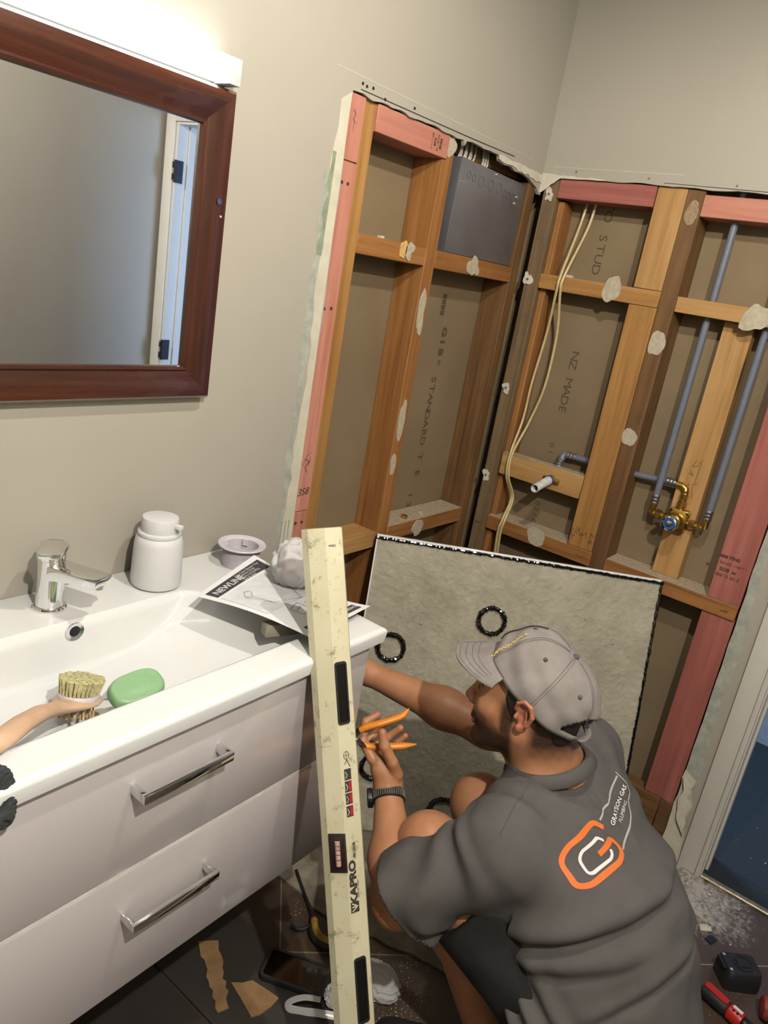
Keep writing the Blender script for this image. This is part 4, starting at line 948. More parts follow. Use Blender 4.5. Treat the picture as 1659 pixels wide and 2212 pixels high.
for i, y in enumerate((.425, .446, .467, .489)):
    MB(LRF(.0125, y, 0)).box((-.006, -.0095, 0), (.007, .0095, .0004)).build('pictogram', M_ink, LV)
    if 0 < i < 4: MB(LRF(.0125, y, 0)).box((.001, -.0075, .0003), (.0068, .0085, .0007)).build('pictogram_panel', M_reddec, LV)
    strokes([[(-.004, .005), (-.001, -.001), (-.004, -.006)]], LRF(.0125, y, .0004), .0012, M_lev, LV, 'pictogram_mark')
rr_ = [(.005 * math.cos(t / 14 * 6.283), .007 * math.sin(t / 14 * 6.283)) for t in range(15)]
strokes([rr_, [(-.004, 0), (.004, 0)], [(0, -.006), (0, .006)]], LRF(.0125, .392, .0002), .0009, M_ink, LV, 'pictogram_mark')
strokes([[(-.004, -.003), (0, .004), (.006, -.008)]], LRF(.0125, .404, .0002), .0012, M_ink, LV, 'pictogram_mark')
LG0 = (-0.9766, -0.9293, 0.6567); LG1 = (0.998, 0.0135, 0.0616); LG2 = (0.0302, 0.7553, -0.6546)
def LGT(x, y): return (0.00014613 * x + -0.00013073 * y + 0.089915, -0.00008541 * x + -0.00007161 * y + 0.143130)
# ---------------------------------------------------------------- the man
HO = np.array((-.939, -.722, .819)); HF = np.array((-.24817196, .96662403, -.06362929)); HL = np.array((-.968377, -.24581183, .04269099)); HU = np.array((.02562533, .07221175, .99706008))
HM = np.stack([HF, HL, HU])           # rows: forward, left, up
def hw(f, l, u): return HO + f * HF + l * HL + u * HU
def hl(P): return ((P - HO) @ HM.T).astype(np.float32)
J = dict(neck=(-.905, -.780, .690), c7=(-.885, -.815, .69), lsh=(-1.100, -.800, .608), rsh=(-.745, -.79, .640),
         lel=(-1.170, -.656, .438), lwr=(-1.045, -.519, .533), rel=(-.785, -.585, .612), rwr=(-.868, -.292, .640),
         lkn=(-1.084, -.662, .508), lan=(-1.000, -.835, .095), rkn=(-.876, -.655, .492), ran=(-.80, -.80, .095),
         lhip=(-1.02, -1.03, .30), rhip=(-.83, -1.0, .30))
J = {k: np.array(v) for k, v in J.items()}
FIN = dict(
    thumb=[(-1.036, -.524, .572), (-1.050, -.518, .606), (-1.062, -.500, .640), (-1.062, -.489, .665)],
    index=[(-1.062, -.478, .597), (-1.066, -.448, .624), (-1.040, -.430, .650), (-1.016, -.440, .662)],
    middle=[(-1.046, -.476, .588), (-1.030, -.438, .604), (-1.000, -.440, .628), (-.984, -.458, .650)],
    ring=[(-1.030, -.484, .578), (-1.006, -.448, .586), (-.980, -.455, .602), (-.969, -.473, .628)],
    pinky=[(-1.014, -.495, .572), (-.996, -.472, .578), (-.976, -.476, .594), (-.968, -.488, .616)])
RFIN = {'a': [(-.894, -.235, .668), (-.905, -.195, .672), (-.905, -.165, .655)], 'b': [(-.896, -.232, .652), (-.908, -.188, .652), (-.908, -.155, .634)],
        'c': [(-.893, -.232, .634), (-.903, -.190, .632), (-.900, -.162, .616)], 'd': [(-.888, -.236, .617), (-.895, -.202, .611), (-.892, -.178, .60)],
        't': [(-.905, -.262, .655), (-.932, -.240, .664), (-.948, -.215, .664)]}
RAD = {'thumb': (.0125, .0112, .0108, .0088), 'index': (.0108, .0098, .009, .0078), 'middle': (.011, .0098, .009, .0078), 'ring': (.0105, .0092, .0086, .0074), 'pinky': (.0095, .0082, .0076, .0066)}
def head_sdf(P):
    q = hl(P); c = lambda a, b_, ra, rb: cone(q, a, b_, ra, rb)
    d = ell(q, (-.006, 0, .022), (.100, .076, .088))
    d = smin(d, ell(q, (.034, 0, -.035), (.062, .060, .078)), .03)
    d = smin(d, c((.004, .050, -.05), (.072, .018, -.100), .020, .017), .022); d = smin(d, c((.004, -.050, -.05), (.072, -.018, -.100), .020, .017), .022)
    d = smin(d, ell(q, (.083, 0, -.102), (.017, .022, .018)), .014)                 # chin
    d = smin(d, c((.070, .038, .026), (.082, .012, .022), .010, .010), .012); d = smin(d, c((.070, -.038, .026), (.082, -.012, .022), .010, .010), .012)
    for s in (1, -1):
        d = smin(d, ell(q, (.062, s * .046, -.020), (.024, .018, .018)), .02)       # cheekbone
        d = -smin(-d, ell(q, (.100, s * .033, .003), (.020, .017, .012)), .008)       # eye socket
        d = smin(d, ell(q, (.079, s * .031, .003), (.0125, .0125, .0118)), .004)
        d = smin(d, c((.092, s * .045, .010), (.092, s * .018, .010), .003, .003), .005)
    d = smin(d, c((.092, 0, .014), (.109, 0, -.018), .0068, .0085), .009)           # nose
    d = smin(d, ell(q, (.112, 0, -.027), (.0115, .010, .0095)), .008)
    for s in (1, -1):
        d = smin(d, ell(q, (.103, s * .0115, -.032), (.010, .0065, .0065)), .005)
        d = -smin(-d, np.linalg.norm(q - np.array((.108, s * .0065, -.040), np.float32), axis=1) - .0035, .003) * 1.0
    d = smin(d, ell(q, (.089, 0, -.052), (.014, .024, .014)), .012)
    d = smin(d, ell(q, (.097, 0, -.062), (.0085, .021, .0052)), .005); d = smin(d, ell(q, (.094, 0, -.074), (.009, .019, .006)), .005)
    d = -smin(-d, c((.107, .020, -.068), (.107, -.020, -.068), .0016, .0016), .003)
    for s in (1, -1):                                                              # ears
        h_ = lambda f, u, o=0: (f, s * (.0785 + o), u)
        rim = [h_(.008, .012, .0), h_(.004, .027, .006), (-.008, s * .0885, .033), (-.020, s * .091, .026), (-.025, s * .091, .008), (-.018, s * .086, -.012), (-.006, s * .081, -.022)]
        e = None
        for a, b_ in zip(rim, rim[1:]):
            k = c(a, b_, .0042, .0042); e = k if e is None else smin(e, k, .003)
        e = smin(e, ell(q, h_(-.004, -.024, .002), (.0085, .0055, .0095)), .005)
        e = smin(e, ell(q, h_(-.010, .004, -.002), (.017, .005, .026)), .004)
        e = smin(e, c(h_(-.014, .018, .005), h_(-.012, -.008, .005), .0032, .0032), .003)
        e = -smin(-e, ell(q, h_(-.004, .000, .008), (.008, .009, .011)), .003)
        e = smin(e, ell(q, h_(.006, -.003, .002), (.004, .005, .006)), .003)
        d = smin(d, e, .004)
    return d
def torso_sdf(P, g=0.):
    d = cone(P, (-.995, -.850, .560), (-.835, -.845, .570), .096 + g, .098 + g)
    d = smin(d, cone(P, (-.985, -.93, .45), (-.865, -.925, .45), .112 + g, .112 + g), .09)
    d = smin(d, cone(P, (-1.0, -1.01, .32), (-.86, -.99, .32), .125 + g, .125 + g), .09)
    d = smin(d, cone(P, J['neck'] + (0, -.01, -.05), J['lsh'] + (.02, 0, .005), .050 + g, .056 + g), .035)
    d = smin(d, cone(P, J['neck'] + (0, -.01, -.05), J['rsh'] + (-.02, 0, .005), .050 + g, .060 + g), .035)
    return d
def arm_sdf(P, sh, el, wr, g=0.):
    d = cone(P, sh, el, .054 + g, .040 + g); ab = wr - el
    d2 = cone(P, el, el + ab * .35, .042 + g, .043 + g); d2 = smin(d2, cone(P, el + ab * .35, wr, .043 + g, .0265 + g), .03)
    return smin(d, d2, .025)
def leg_sdf(P, hip, kn, an):
    d = cone(P, hip, kn, .098, .062); sh_ = an - kn
    d = smin(d, ell(P, kn + (0, .012, .008), (.052, .052, .054)), .02)
    d = smin(d, cone(P, kn, kn + sh_ * .35 + (0, -.02, 0), .055, .057), .03); d = smin(d, cone(P, kn + sh_ * .35 + (0, -.02, 0), an, .057, .035), .04)
    return d
def body_sdf(P):
    d = head_sdf(P)
    d = smin(d, cone(P, hw(-.030, 0, -.050), J['neck'] + (0, -.01, -.01), .058, .062), .03)
    d = smin(d, cone(P, hw(.00, 0, -.075), J['neck'] + (0, .03, -.03), .044, .048), .03)
    d = smin(d, cone(P, J['neck'] + (0, -.02, -.005), J['lsh'] + (.05, 0, .02), .038, .04), .04); d = smin(d, cone(P, J['neck'] + (0, -.02, -.005), J['rsh'] + (-.05, 0, .02), .038, .04), .04)
    d = smin(d, torso_sdf(P, -.006), .04)
    d = smin(d, arm_sdf(P, J['lsh'], J['lel'], J['lwr']), .03); d = smin(d, arm_sdf(P, J['rsh'], J['rel'], J['rwr']), .03)
    d = smin(d, ell(P, J['lel'] + (0.0, -.006, -.006), (.043, .043, .043)), .02)
    # left hand
    palm = smin(cone(P, J['lwr'], (-1.044, -.505, .562), .026, .024), cone(P, (-1.052, -.492, .578), (-1.022, -.500, .568), .0165, .0155), .018)
    palm = smin(palm, cone(P, (-1.044, -.505, .562), (-1.052, -.484, .592), .022, .013), .014)
    palm = smin(palm, cone(P, (-1.030, -.515, .556), (-1.018, -.495, .575), .018, .013), .014)
    d = smin(d, palm, .02)
    for k, pts in FIN.items():
        f = None
        for i in range(len(pts) - 1):
            c = cone(P, pts[i], pts[i + 1], RAD[k][i], RAD[k][i + 1]); f = c if f is None else smin(f, c, .004)
        f = smin(f, cone(P, (-1.040, -.508, .556), pts[0], .014, RAD[k][0]), .008) if k != 'thumb' else smin(f, cone(P, (-1.042, -.515, .548), pts[0], .018, RAD[k][0]), .010)
        d = smin(d, f, .003)
    # right hand behind the vanity
    d = smin(d, smin(cone(P, J['rwr'], (-.884, -.258, .645), .0265, .024), cone(P, (-.888, -.245, .66), (-.886, -.245, .625), .016, .016), .02), .02)
    for k, pts in RFIN.items():
        f = smin(cone(P, pts[0], pts[1], .0105, .0095), cone(P, pts[1], pts[2], .0095, .008), .004); f = smin(f, cone(P, (-.882, -.262, .642), pts[0], .015, .0105), .01); d = smin(d, f, .003)
    kk = np.where((P[:, 2] < .44) & (P[:, 1] < -.84), .04, .0025)
    d = smin(d, leg_sdf(P, J['lhip'], J['lkn'], J['lan']), kk); d = smin(d, leg_sdf(P, J['rhip'], J['rkn'], J['ran']), kk)
    for an, dr in ((J['lan'], (-.10, .16, -.055)), (J['ran'], (.02, .19, -.055))):
        d = smin(d, cone(P, an - (0, .02, .04), an + np.array(dr), .033, .028), .03)
    return d
V_, Q_ = sdf_mesh(body_sdf, (-1.27, -1.20, 0), (-.60, -.12, .94), .0031)
me = np_mesh('person', V_, Q_)
q = hl(V_)
def sst(x, a, b_): t = np.clip((x - a) / (b_ - a), 0, 1); return t * t * (3 - 2 * t)
nz = (np.sin(V_[:, 0] * 190 + V_[:, 2] * 60) * np.sin(V_[:, 1] * 170 + 1) * np.sin(V_[:, 2] * 210)) * .5
face = (q[:, 2] < .06) & (np.linalg.norm(q, axis=1) < .20)
jaw = sst(-q[:, 2] - .30 * np.maximum(0, q[:, 0]) * 0 + nz * .006, .036, .062) * sst(q[:, 0], .000, .016) * (1 - sst(-q[:, 2], .118, .145))
cheek = sst(-q[:, 2] + nz * .006, .030 , .055)
side = sst(-q[:, 2], -.03, .0) * sst(q[:, 0], .004, .016) * (1 - sst(q[:, 0], .030, .042)) * (np.abs(q[:, 1]) > .045)
must = sst(-q[:, 2], .044, .050) * (1 - sst(-q[:, 2], .058, .062)) * sst(q[:, 0], .085, .093)
lips = ((np.abs(q[:, 1]) < .018) & (q[:, 0] > .094) & (q[:, 2] < -.060) & (q[:, 2] > -.081))
beard = np.maximum(np.maximum(jaw * 1.0, side * .92), must * .95); beard[lips] = 0
# brows, nape fade
brow = ((np.abs(q[:, 2] - .022) < .006) & (q[:, 0] > .070) & (np.abs(q[:, 1]) > .010) & (np.abs(q[:, 1]) < .045)) * .9
nape = sst(-q[:, 0], .012, .035) * (1 - sst(-q[:, 2] + nz * .01, .050, .110)) * (np.abs(q[:, 1]) < .074)
beard = np.maximum(np.maximum(beard, brow), nape * .95) * (np.linalg.norm(q, axis=1) < .19)
ear = (np.abs(q[:, 1]) > .0775) & (np.abs(q[:, 2]) < .05); beard[ear] = 0
red = np.zeros(len(V_)); red[ear] = .5; red[lips] = .8
red = np.maximum(red, np.exp(-(((q[:, 0] - .112) / .02) ** 2 + (q[:, 1] / .02) ** 2 + ((q[:, 2] + .025) / .02) ** 2)) * .5)
for pts in FIN.values(): red = np.maximum(red, .45 * np.exp(-(np.linalg.norm(V_ - np.array(pts[-1]), axis=1) / .016) ** 2))
for nm, arr in (('hairy', beard), ('flush', red)):
    at = me.attributes.new(nm, 'FLOAT', 'POINT'); at.data.foreach_set('value', arr.astype(np.float32))
m, N, L, b = nt('skin'); v = coords(N, L)
c = ramp(N, L, noise(N, L, v, 14, 5), [(.3, srgb('#b07a58')), (.7, srgb('#c48e69'))])
a1 = N.new('ShaderNodeAttribute'); a1.attribute_name = 'flush'; c = mixc(N, L, a1.outputs['Fac'], c, srgb('#b0604f'))
a2 = N.new('ShaderNodeAttribute'); a2.attribute_name = 'hairy'; hn = noise(N, L, v, 320, 3, .7)
ml = N.new('ShaderNodeMath'); ml.operation = 'MULTIPLY_ADD'; ml.inputs[1].default_value = .5; ml.inputs[2].default_value = .72; L.new(hn, ml.inputs[0])
mm = N.new('ShaderNodeMath'); mm.operation = 'MULTIPLY'; mm.use_clamp = True; L.new(a2.outputs['Fac'], mm.inputs[0]); L.new(ml.outputs[0], mm.inputs[1])
c = mixc(N, L, mm.outputs[0], c, srgb('#2a1d17')); L.new(c, b.inputs['Base Color'])
b.inputs['Roughness'].default_value = .48; b.inputs['Subsurface Weight'].default_value = .12; b.inputs['Subsurface Radius'].default_value = (.012, .005, .003); b.inputs['Subsurface Scale'].default_value = .5
bump(N, L, b, noise(N, L, v, 240, 4), .25, .0008); M_skin = m
PERSON = finish(me, 'person', M_skin, None, smooth=2)
tag(PERSON, 'person in grey cap and work shirt squatting before the tray, gripping orange pliers', 'person')
# hair under the cap
def cap_plane(q): return q[:, 2] - (.052 + (q[:, 0] - .07) * .60)
M_hair = plain('dark_hair', '#241a14', .6, var=.3, vs=250, bs=.8, bd=.002, bscale=300)
def hair_sdf(P):
    q = hl(P); d = ell(q, (-.006, 0, .024), (.1045, .0795, .090)) + .0008 * np.sin(q[:, 0] * 400) * np.sin(q[:, 2] * 330)
    d = smin(d, ell(q, (-.070, 0, -.030), (.030, .055, .045)), .02)
    lim = np.maximum(q[:, 0] - (.030 - .4 * np.maximum(0, .02 - q[:, 2])), -(q[:, 2] + .052 - .0 * q[:, 0]))
    lim = np.maximum(lim, -(q[:, 2] - (-.012) + np.where(q[:, 0] > -.030, .0, .05)))
    return np.maximum(d, lim)
Vh, Qh = sdf_mesh(hair_sdf, HO - .15, HO + .16, .0035); finish(np_mesh('hair', Vh, Qh), 'hair', M_hair, PERSON, smooth=2)
# cap
M_capc = plain('faded_grey_cotton', '#908985', .9, var=.07, vs=18, bs=.5, bd=.0008, bscale=700)
M_capd = plain('cap_stitching', '#55565f', .8)
ca_, sa_ = math.cos(math.radians(33)), math.sin(math.radians(33))
CA = HF * ca_ + HU * sa_; CN = -HF * sa_ + HU * ca_; CC = hw(-.012, 0, .020)
def cap_pt(ph, th, off=0.):
    """ph round the axis (0 = front), th from crown 0 to rim 90 degrees"""
    st_, ct = math.sin(th), math.cos(th)
    e = .80
    a = .116 * math.copysign(abs(math.cos(ph)) ** 1.0, math.cos(ph)) * (.112 if math.cos(ph) > 0 else .116) / .114; l = .0915 * math.sin(ph)
    r = st_ ** e; h = .104 * (ct ** .85 if ct > 0 else ct) 
    # flatter front panel
    h += .012 * max(0, math.cos(ph)) * math.sin(2 * th)
    w = .0016 * math.sin(ph * 9 + th * 6) * st_ ** 3 + .0022 * math.sin(ph * 5 - th * 14 + 1) * st_ ** 4
    seam = .0012 * sum(math.exp(-(((ph - k * math.pi / 3 - math.pi / 6 + math.pi) % (2 * math.pi) - math.pi) / .035) ** 2) for k in range(6))
    k = 1 + (off + w - seam) / .1
    return CC + CA * a * r * k + HL * l * r * k + CN * (h * k - .012 * (th > 1.5) * 0)
def dome(off, r0=0):
    rows = []
    nph, nth = 144, 40
    return [[cap_pt(2 * math.pi * i / nph, .02 + (math.pi / 2 - .02) * j / nth, off) for i in range(nph)] for j in range(nth + 1)]
b = MB(); rows = dome(0); rows_i = dome(-.0022); nph = 144
VO = [[b.b.verts.new(p) for p in r] for r in rows]; VI = [[b.b.verts.new(p) for p in r] for r in rows_i]
top0 = b.b.verts.new(CC + CN * .1043); top1 = b.b.verts.new(CC + CN * .1022)
def hole(i, j):
    ph = 2 * math.pi * (i + .5) / nph - math.pi; th = j / 40; return ((ph + .35) / .60) ** 2 + ((1.0 - th - .07) / .24) ** 2 < 1 and th < .93
keep = [[not hole(i, j) for i in range(nph)] for j in range(40)]
for i in range(nph):
    k = (i + 1) % nph; b.face([top0, VO[0][k], VO[0][i]]); b.face([top1, VI[0][i], VI[0][k]])
    b.face([VO[40][i], VO[40][k], VI[40][k], VI[40][i]])
    for j in range(40):
        if not keep[j][i]: continue
        b.face([VO[j][i], VO[j][k], VO[j + 1][k], VO[j + 1][i]]); b.face([VI[j][i], VI[j + 1][i], VI[j + 1][k], VI[j][k]])
        for (jj, ii, e1, e2) in ((j - 1, i, (j, i), (j, k)), (j + 1, i, (j + 1, i), (j + 1, k)), (j, i - 1, (j, i), (j + 1, i)), (j, (i + 1) % nph, (j, k), (j + 1, k))):
            if 0 <= jj < 40 and not keep[jj][ii]: b.face([VO[e1[0]][e1[1]], VO[e2[0]][e2[1]], VI[e2[0]][e2[1]], VI[e1[0]][e1[1]]])
bmesh.ops.recalc_face_normals(b.b, faces=b.b.faces)
CAP = b.build('cap', M_capc, PERSON, smooth=2)
MB().ball(CC + CN * .1055, (.0075, .0075, .003), 16).build('button', M_capd, CAP, True)
# brim
b = MB(); nb_, mb_ = 36, 12; BV = []
for i in range(nb_ + 1):
    ph = math.radians(-54 + 108 * i / nb_); row = []
    for j in range(mb_ + 1):
        t = j / mb_; p0 = cap_pt(ph, math.pi / 2 * .985)
        ext = .078 * (max(0, math.cos(ph * 1.62)) ** .5)
        dirv = HF * .97 - HU * .20; lat = math.sin(ph)
        p = p0 + (np.array(dirv)) * ext * t + HL * (.012 * t * lat) - HU * (.014 * lat * lat * t + .006 * t * t)
        row.append(Vector(p))
    BV.append(row)
up = [[b.b.verts.new(p) for p in r] for r in BV]; HUv = Vector(HU) * .0035; dn2 = [[b.b.verts.new(p - HUv) for p in r] for r in BV]
for i in range(nb_):
    for j in range(mb_):
        b.face([up[i][j], up[i + 1][j], up[i + 1][j + 1], up[i][j + 1]]); b.face([dn2[i][j], dn2[i][j + 1], dn2[i + 1][j + 1], dn2[i + 1][j]])
    b.face([up[i][mb_], up[i + 1][mb_], dn2[i + 1][mb_], dn2[i][mb_]]); b.face([up[i][0], dn2[i][0], dn2[i + 1][0], up[i + 1][0]])
for i in (0, nb_):
    for j in range(mb_): b.face([up[i][j], up[i][j + 1], dn2[i][j + 1], dn2[i][j]])
BRIM = b.build('brim', M_capc, CAP, smooth=1)
for j in (5, 7, 9, 11):
    MB().tube([BV[i][j] + Vector(HU) * .0003 for i in range(2, nb_ - 1)], .0004, 4).build('stitch_line', M_capd, BRIM)
MB().tube([Vector(cap_pt(math.radians(-54 + 108 * i / 30), math.pi / 2 * .985, .0008)) for i in range(31)], .0011, 6).build('seam', M_capd, CAP)
for k in (0, 1, 2, 5):
    ph = k * math.pi / 3 + math.pi / 6
    for o_ in (-.035, .035): MB().tube([Vector(cap_pt(ph + o_ * 1.0 / max(.25, math.sin(.1 + 1.4 * i / 20)) * .6, .08 + 1.45 * i / 20, .0008)) for i in range(21)], .0004, 4).build('seam', M_capd, CAP)
for k in (1, 2, 0):
    p = Vector(cap_pt(k * math.pi / 3 + .06, .78, .0006)); MB().ball(p, (.0042, .0042, .0042), 12).build('eyelet', M_capd, CAP, True)
# frayed gold thread patch on the front seam
b = MB(); rg = random.Random(9)
for i in range(90):
    t = i / 89; ph = math.radians(27) * (1 - .2 * t); p = Vector(cap_pt(ph + rg.uniform(-.05, .05) * (1 - .6 * t), math.pi / 2 * (1.0 - .42 * t), .0012)); r_ = rg.uniform(.0012, .0026) * (1 - .4 * t)
    b.ball(p, (r_, r_, r_), 6)
b.build('frayed_thread', plain('gold_thread', '#c9b37c', .6, var=.2, vs=200), CAP, True)
b = MB(); b.tube([Vector(cap_pt(math.radians(4 - 10 * i / 12), math.pi / 2 * (.9 - .55 * i / 12), .002)) for i in range(13)], .0012, 5); b.build('patch_edge', M_black, CAP)
# back strap
MB().tube([Vector(cap_pt(math.pi + math.radians(-26 + 52 * i / 14), math.pi / 2 * .97, .001)) for i in range(15)], [(.006, .0012)] * 15, 8).build('strap', M_capc, CAP, True)

# shirt
SLV = J['lsh'] + (J['lel'] - J['lsh']) * .90
SLD = (J['lel'] - J['lsh']) / np.linalg.norm(J['lel'] - J['lsh'])
SRV = J['rsh'] + (J['rel'] - J['rsh']) * .55; SRD = (J['rel'] - J['rsh']) / np.linalg.norm(J['rel'] - J['rsh'])
NKC = np.array((-.917, -.784, .702)); NKN = np.array((-.10, .36, .92)); NKN = NKN / np.linalg.norm(NKN)
def folds(P):
    x, y, z = P[:, 0], P[:, 1], P[:, 2]
    f = .0028 * np.sin(z * 46 + x * 14 + 1.5 * np.sin(x * 9)) * sst(-z, -.52, -.40)
    f += .0022 * np.sin((x + y) * 38 + z * 22 + 2 * np.sin(z * 13)) + .0013 * np.sin(x * 71 - z * 43 + 2 * np.sin(y * 21))
    # deep creases across the lower back
    s = z - (.586 - (y + 1.066) * .62); f -= .014 * np.exp(-(s / .014) ** 2) * (y < -.86); f += .012 * np.exp(-((s - .036) / .026) ** 2) * (y < -.86)
    s2 = z - (.530 - (y + 1.086) * .50); w2 = sst(y, -1.12, -1.0); f -= .006 * np.exp(-(s2 / .012) ** 2) * w2; f += .004 * np.exp(-((s2 - .026) / .018) ** 2) * w2
    s3 = z - (.44 - (y + 1.05) * .8); w3 = 1 - sst(y, -1.10, -.98); f -= .006 * np.exp(-(s3 / .011) ** 2) * w3; f += .004 * np.exp(-((s3 - .024) / .016) ** 2) * w3
    # sleeve creases
    q2 = (P - J['lsh']) @ SLD.astype(np.float32); f += .0055 * np.sin(q2 * 85 + 3 * np.sin(z * 24) + x * 20 + y * 15) * sst(q2, -.02, .07) * (x < -1.0)
    # creases from the collar and shoulder
    r = np.linalg.norm(P - J['neck'], axis=1); an = np.arctan2(P[:, 0] - J['neck'][0], P[:, 2] - J['neck'][2]); f += .0035 * np.sin(r * 105 + 2 * np.sin(an * 3)) * sst(r, .08, .12) * (1 - sst(r, .17, .27))
    return f * (1 - .8 * np.exp(-((P - np.array((-.875, -.93, .66), np.float32)) ** 2).sum(1) / .0085))
def shirt_sdf(P):
    d = torso_sdf(P, .024)
    d = smin(d, cone(P, (-.93, -.97, .47), (-.93, -1.02, .26), .150, .172), .07)
    d = smin(d, cone(P, (-1.0, -.93, .50), (-1.05, -.96, .36), .085, .095), .06)
    d = smin(d, cone(P, J['lsh'] + (.01, .0, .0), SLV + SLD * .04, .064, .088), .05)
    d = smin(d, cone(P, SLV + (.045, -.01, .01), SLV + SLD * .04 + (.05, -.02, -.02), .06, .07), .04)
    d = smin(d, cone(P, J['rsh'], SRV + SRD * .04, .070, .080), .05)
    d = d - folds(P)
    # cuffs, hem and neckline
    d = np.maximum(d, (P - SLV) @ SLD.astype(np.float32) * (P[:, 0] < -1.03) - .2 * (P[:, 0] >= -1.03))
    d = np.maximum(d, np.where((P[:, 0] > -.86) & (P[:, 1] > -.80), (P - SRV) @ SRD.astype(np.float32), -.2))
    arm = cone(P, SLV - SLD * .035, SLV + SLD * .06, .056, .076); d = np.maximum(d, -arm)
    arm = cone(P, SRV - SRD * .03, SRV + SRD * .06, .048, .066); d = np.maximum(d, -arm)
    nk = (P - NKC) @ NKN.astype(np.float32)
    near = np.linalg.norm((P - NKC) - nk[:, None] * NKN.astype(np.float32), axis=1) < .079
    d = np.maximum(d, np.where(near, nk + .002, -.2))
    d = np.maximum(d, -cone(P, NKC - NKN * .010, NKC + NKN * .1, .068, .078))
    return d
Vs, Qs = sdf_mesh(shirt_sdf, (-1.32, -1.27, .20), (-.56, -.55, .80), .0042)
M_shirt = plain('grey_cotton', '#545150', .92, var=.05, vs=12, bs=.4, bd=.0008, bscale=500)
SHIRT = finish(np_mesh('shirt', Vs, Qs), 'shirt', M_shirt, PERSON, smooth=2)
# ribbed collar
CR = []
ex_ = np.cross(NKN, (0, 0, 1.)); ex_ /= np.linalg.norm(ex_); ey_ = np.cross(NKN, ex_)
for i in range(49):
    t = i / 48 * 2 * math.pi; CR.append(Vector(NKC + NKN * .004 + ex_ * .073 * math.cos(t) + ey_ * .073 * math.sin(t)))
b = MB(); rs = []
for p in CR[:-1]:
    o_ = (p - Vector(NKC)); o_ -= Vector(NKN) * o_.dot(Vector(NKN)); o_.normalize(); rs.append([p + o_ * a + Vector(NKN) * h for a, h in ((-.004, .006), (-.001, .0085), (.0035, .006), (.017, -.012), (.012, -.016), (-.002, -.004))])
rs.append(rs[0]); V2 = b.rings(rs, False, False); b.build('collar', M_shirt, SHIRT, smooth=2)
from mathutils.bvhtree import BVHTree
sinv = Vector(wl(PERSON)); bvh = BVHTree.FromPolygons([tuple(p) for p in Vs], [tuple(int(i) for i in f) for f in Qs])
def on_shirt(o_, d_, up=.0015):
    h = bvh.ray_cast(Vector(o_), Vector(d_).normalized())
    if h[0] is None: return None
    return h[0] - Vector(d_).normalized() * up
LGO = Vector(LG0); LGX = Vector(LG1).normalized(); LGD = Vector(LG2).normalized(); LGX = (LGX - LGD * LGX.dot(LGD)).normalized(); LGY = LGD.cross(LGX)
if LGY.z < 0: LGY = -LGY
def lg(u, v, up=.0016):
    """logo plane: u to the right, v up, in metres"""
    p = on_shirt(LGO + LGX * u + LGY * v - LGD * .4, LGD, up); return p
def ribbon(pts, w, mat, name, closed=False, up=.0016):
    P = []
    for a, c in zip(pts, pts[1:]):
        n_ = max(1, int(math.dist(a, c) / .004))
        for k in range(n_): P.append((a[0] + (c[0] - a[0]) * k / n_, a[1] + (c[1] - a[1]) * k / n_))
    P.append(pts[-1]); b = MB(); L_, R_ = [], []
    for i, p in enumerate(P):
        a, c = P[max(0, i - 1)], P[min(len(P) - 1, i + 1)]
        if closed: a, c = P[i - 1 if i else -2], P[i + 1 if i < len(P) - 1 else 1]
        dx, dy = c[0] - a[0], c[1] - a[1]; l = math.hypot(dx, dy) or 1; nx, ny = -dy / l * w / 2, dx / l * w / 2
        A, B_, Cc = lg(p[0] + nx, p[1] + ny, up), lg(p[0] - nx, p[1] - ny, up), lg(p[0], p[1], up)
        if A is None or B_ is None or Cc is None: continue
        L_.append((b.b.verts.new(A), b.b.verts.new(Cc), b.b.verts.new(B_)))
    for a, c in zip(L_, L_[1:]): b.face([a[0], c[0], c[1], a[1]]); b.face([a[1], c[1], c[2], a[2]])
    return b.build(name, mat, SHIRT)
def fillet(pts, r, closed=False, n=5):
    out = []; m_ = len(pts)
    for i, p in enumerate(pts):
        if not closed and i in (0, m_ - 1): out.append(p); continue
        a, c = pts[i - 1], pts[(i + 1) % m_]; va = Vector((a[0] - p[0], a[1] - p[1])); vc = Vector((c[0] - p[0], c[1] - p[1])); rr = min(r, va.length * .45, vc.length * .45)
        s_ = Vector(p) + va.normalized() * rr; e_ = Vector(p) + vc.normalized() * rr
        for k in range(n + 1): t = k / n; q_ = s_ * (1 - t) ** 2 + Vector(p) * 2 * t * (1 - t) + e_ * t * t; out.append((q_.x, q_.y))
    if closed: out.append(out[0])
    return out
M_orl = plain('orange_print', '#e07434', .7, var=.02); M_whl = plain('white_print', '#e8e4e0', .7, var=.02); M_gyl = plain('grey_print', '#b3aeab', .7, var=.02)
U = lambda x, y: LGT(x, y)
ribbon(fillet([U(*p) for p in ((600, 1210), (450, 1130), (180, 1450), (190, 1640), (410, 1940), (530, 1940), (825, 1650), (825, 1500), (700, 1345), (550, 1560))], .012), .0095, M_orl, 'printed_logo')
ribbon(fillet([U(*p) for p in ((590, 1385), (500, 1340), (345, 1520), (360, 1620), (490, 1790), (540, 1790), (705, 1620), (705, 1560), (675, 1500))], .009), .0055, M_whl, 'printed_logo')
ribbon([U(*p) for p in ((540, 1110), (610, 960), (690, 860), (720, 740), (780, 600), (850, 440))], .0032, M_gyl, 'printed_line')
ribbon([U(*p) for p in ((850, 1505), (960, 1260), (1050, 1040), (1062, 960), (1040, 800), (1068, 690), (1000, 560), (900, 460), (830, 380))], .0032, M_gyl, 'printed_line')
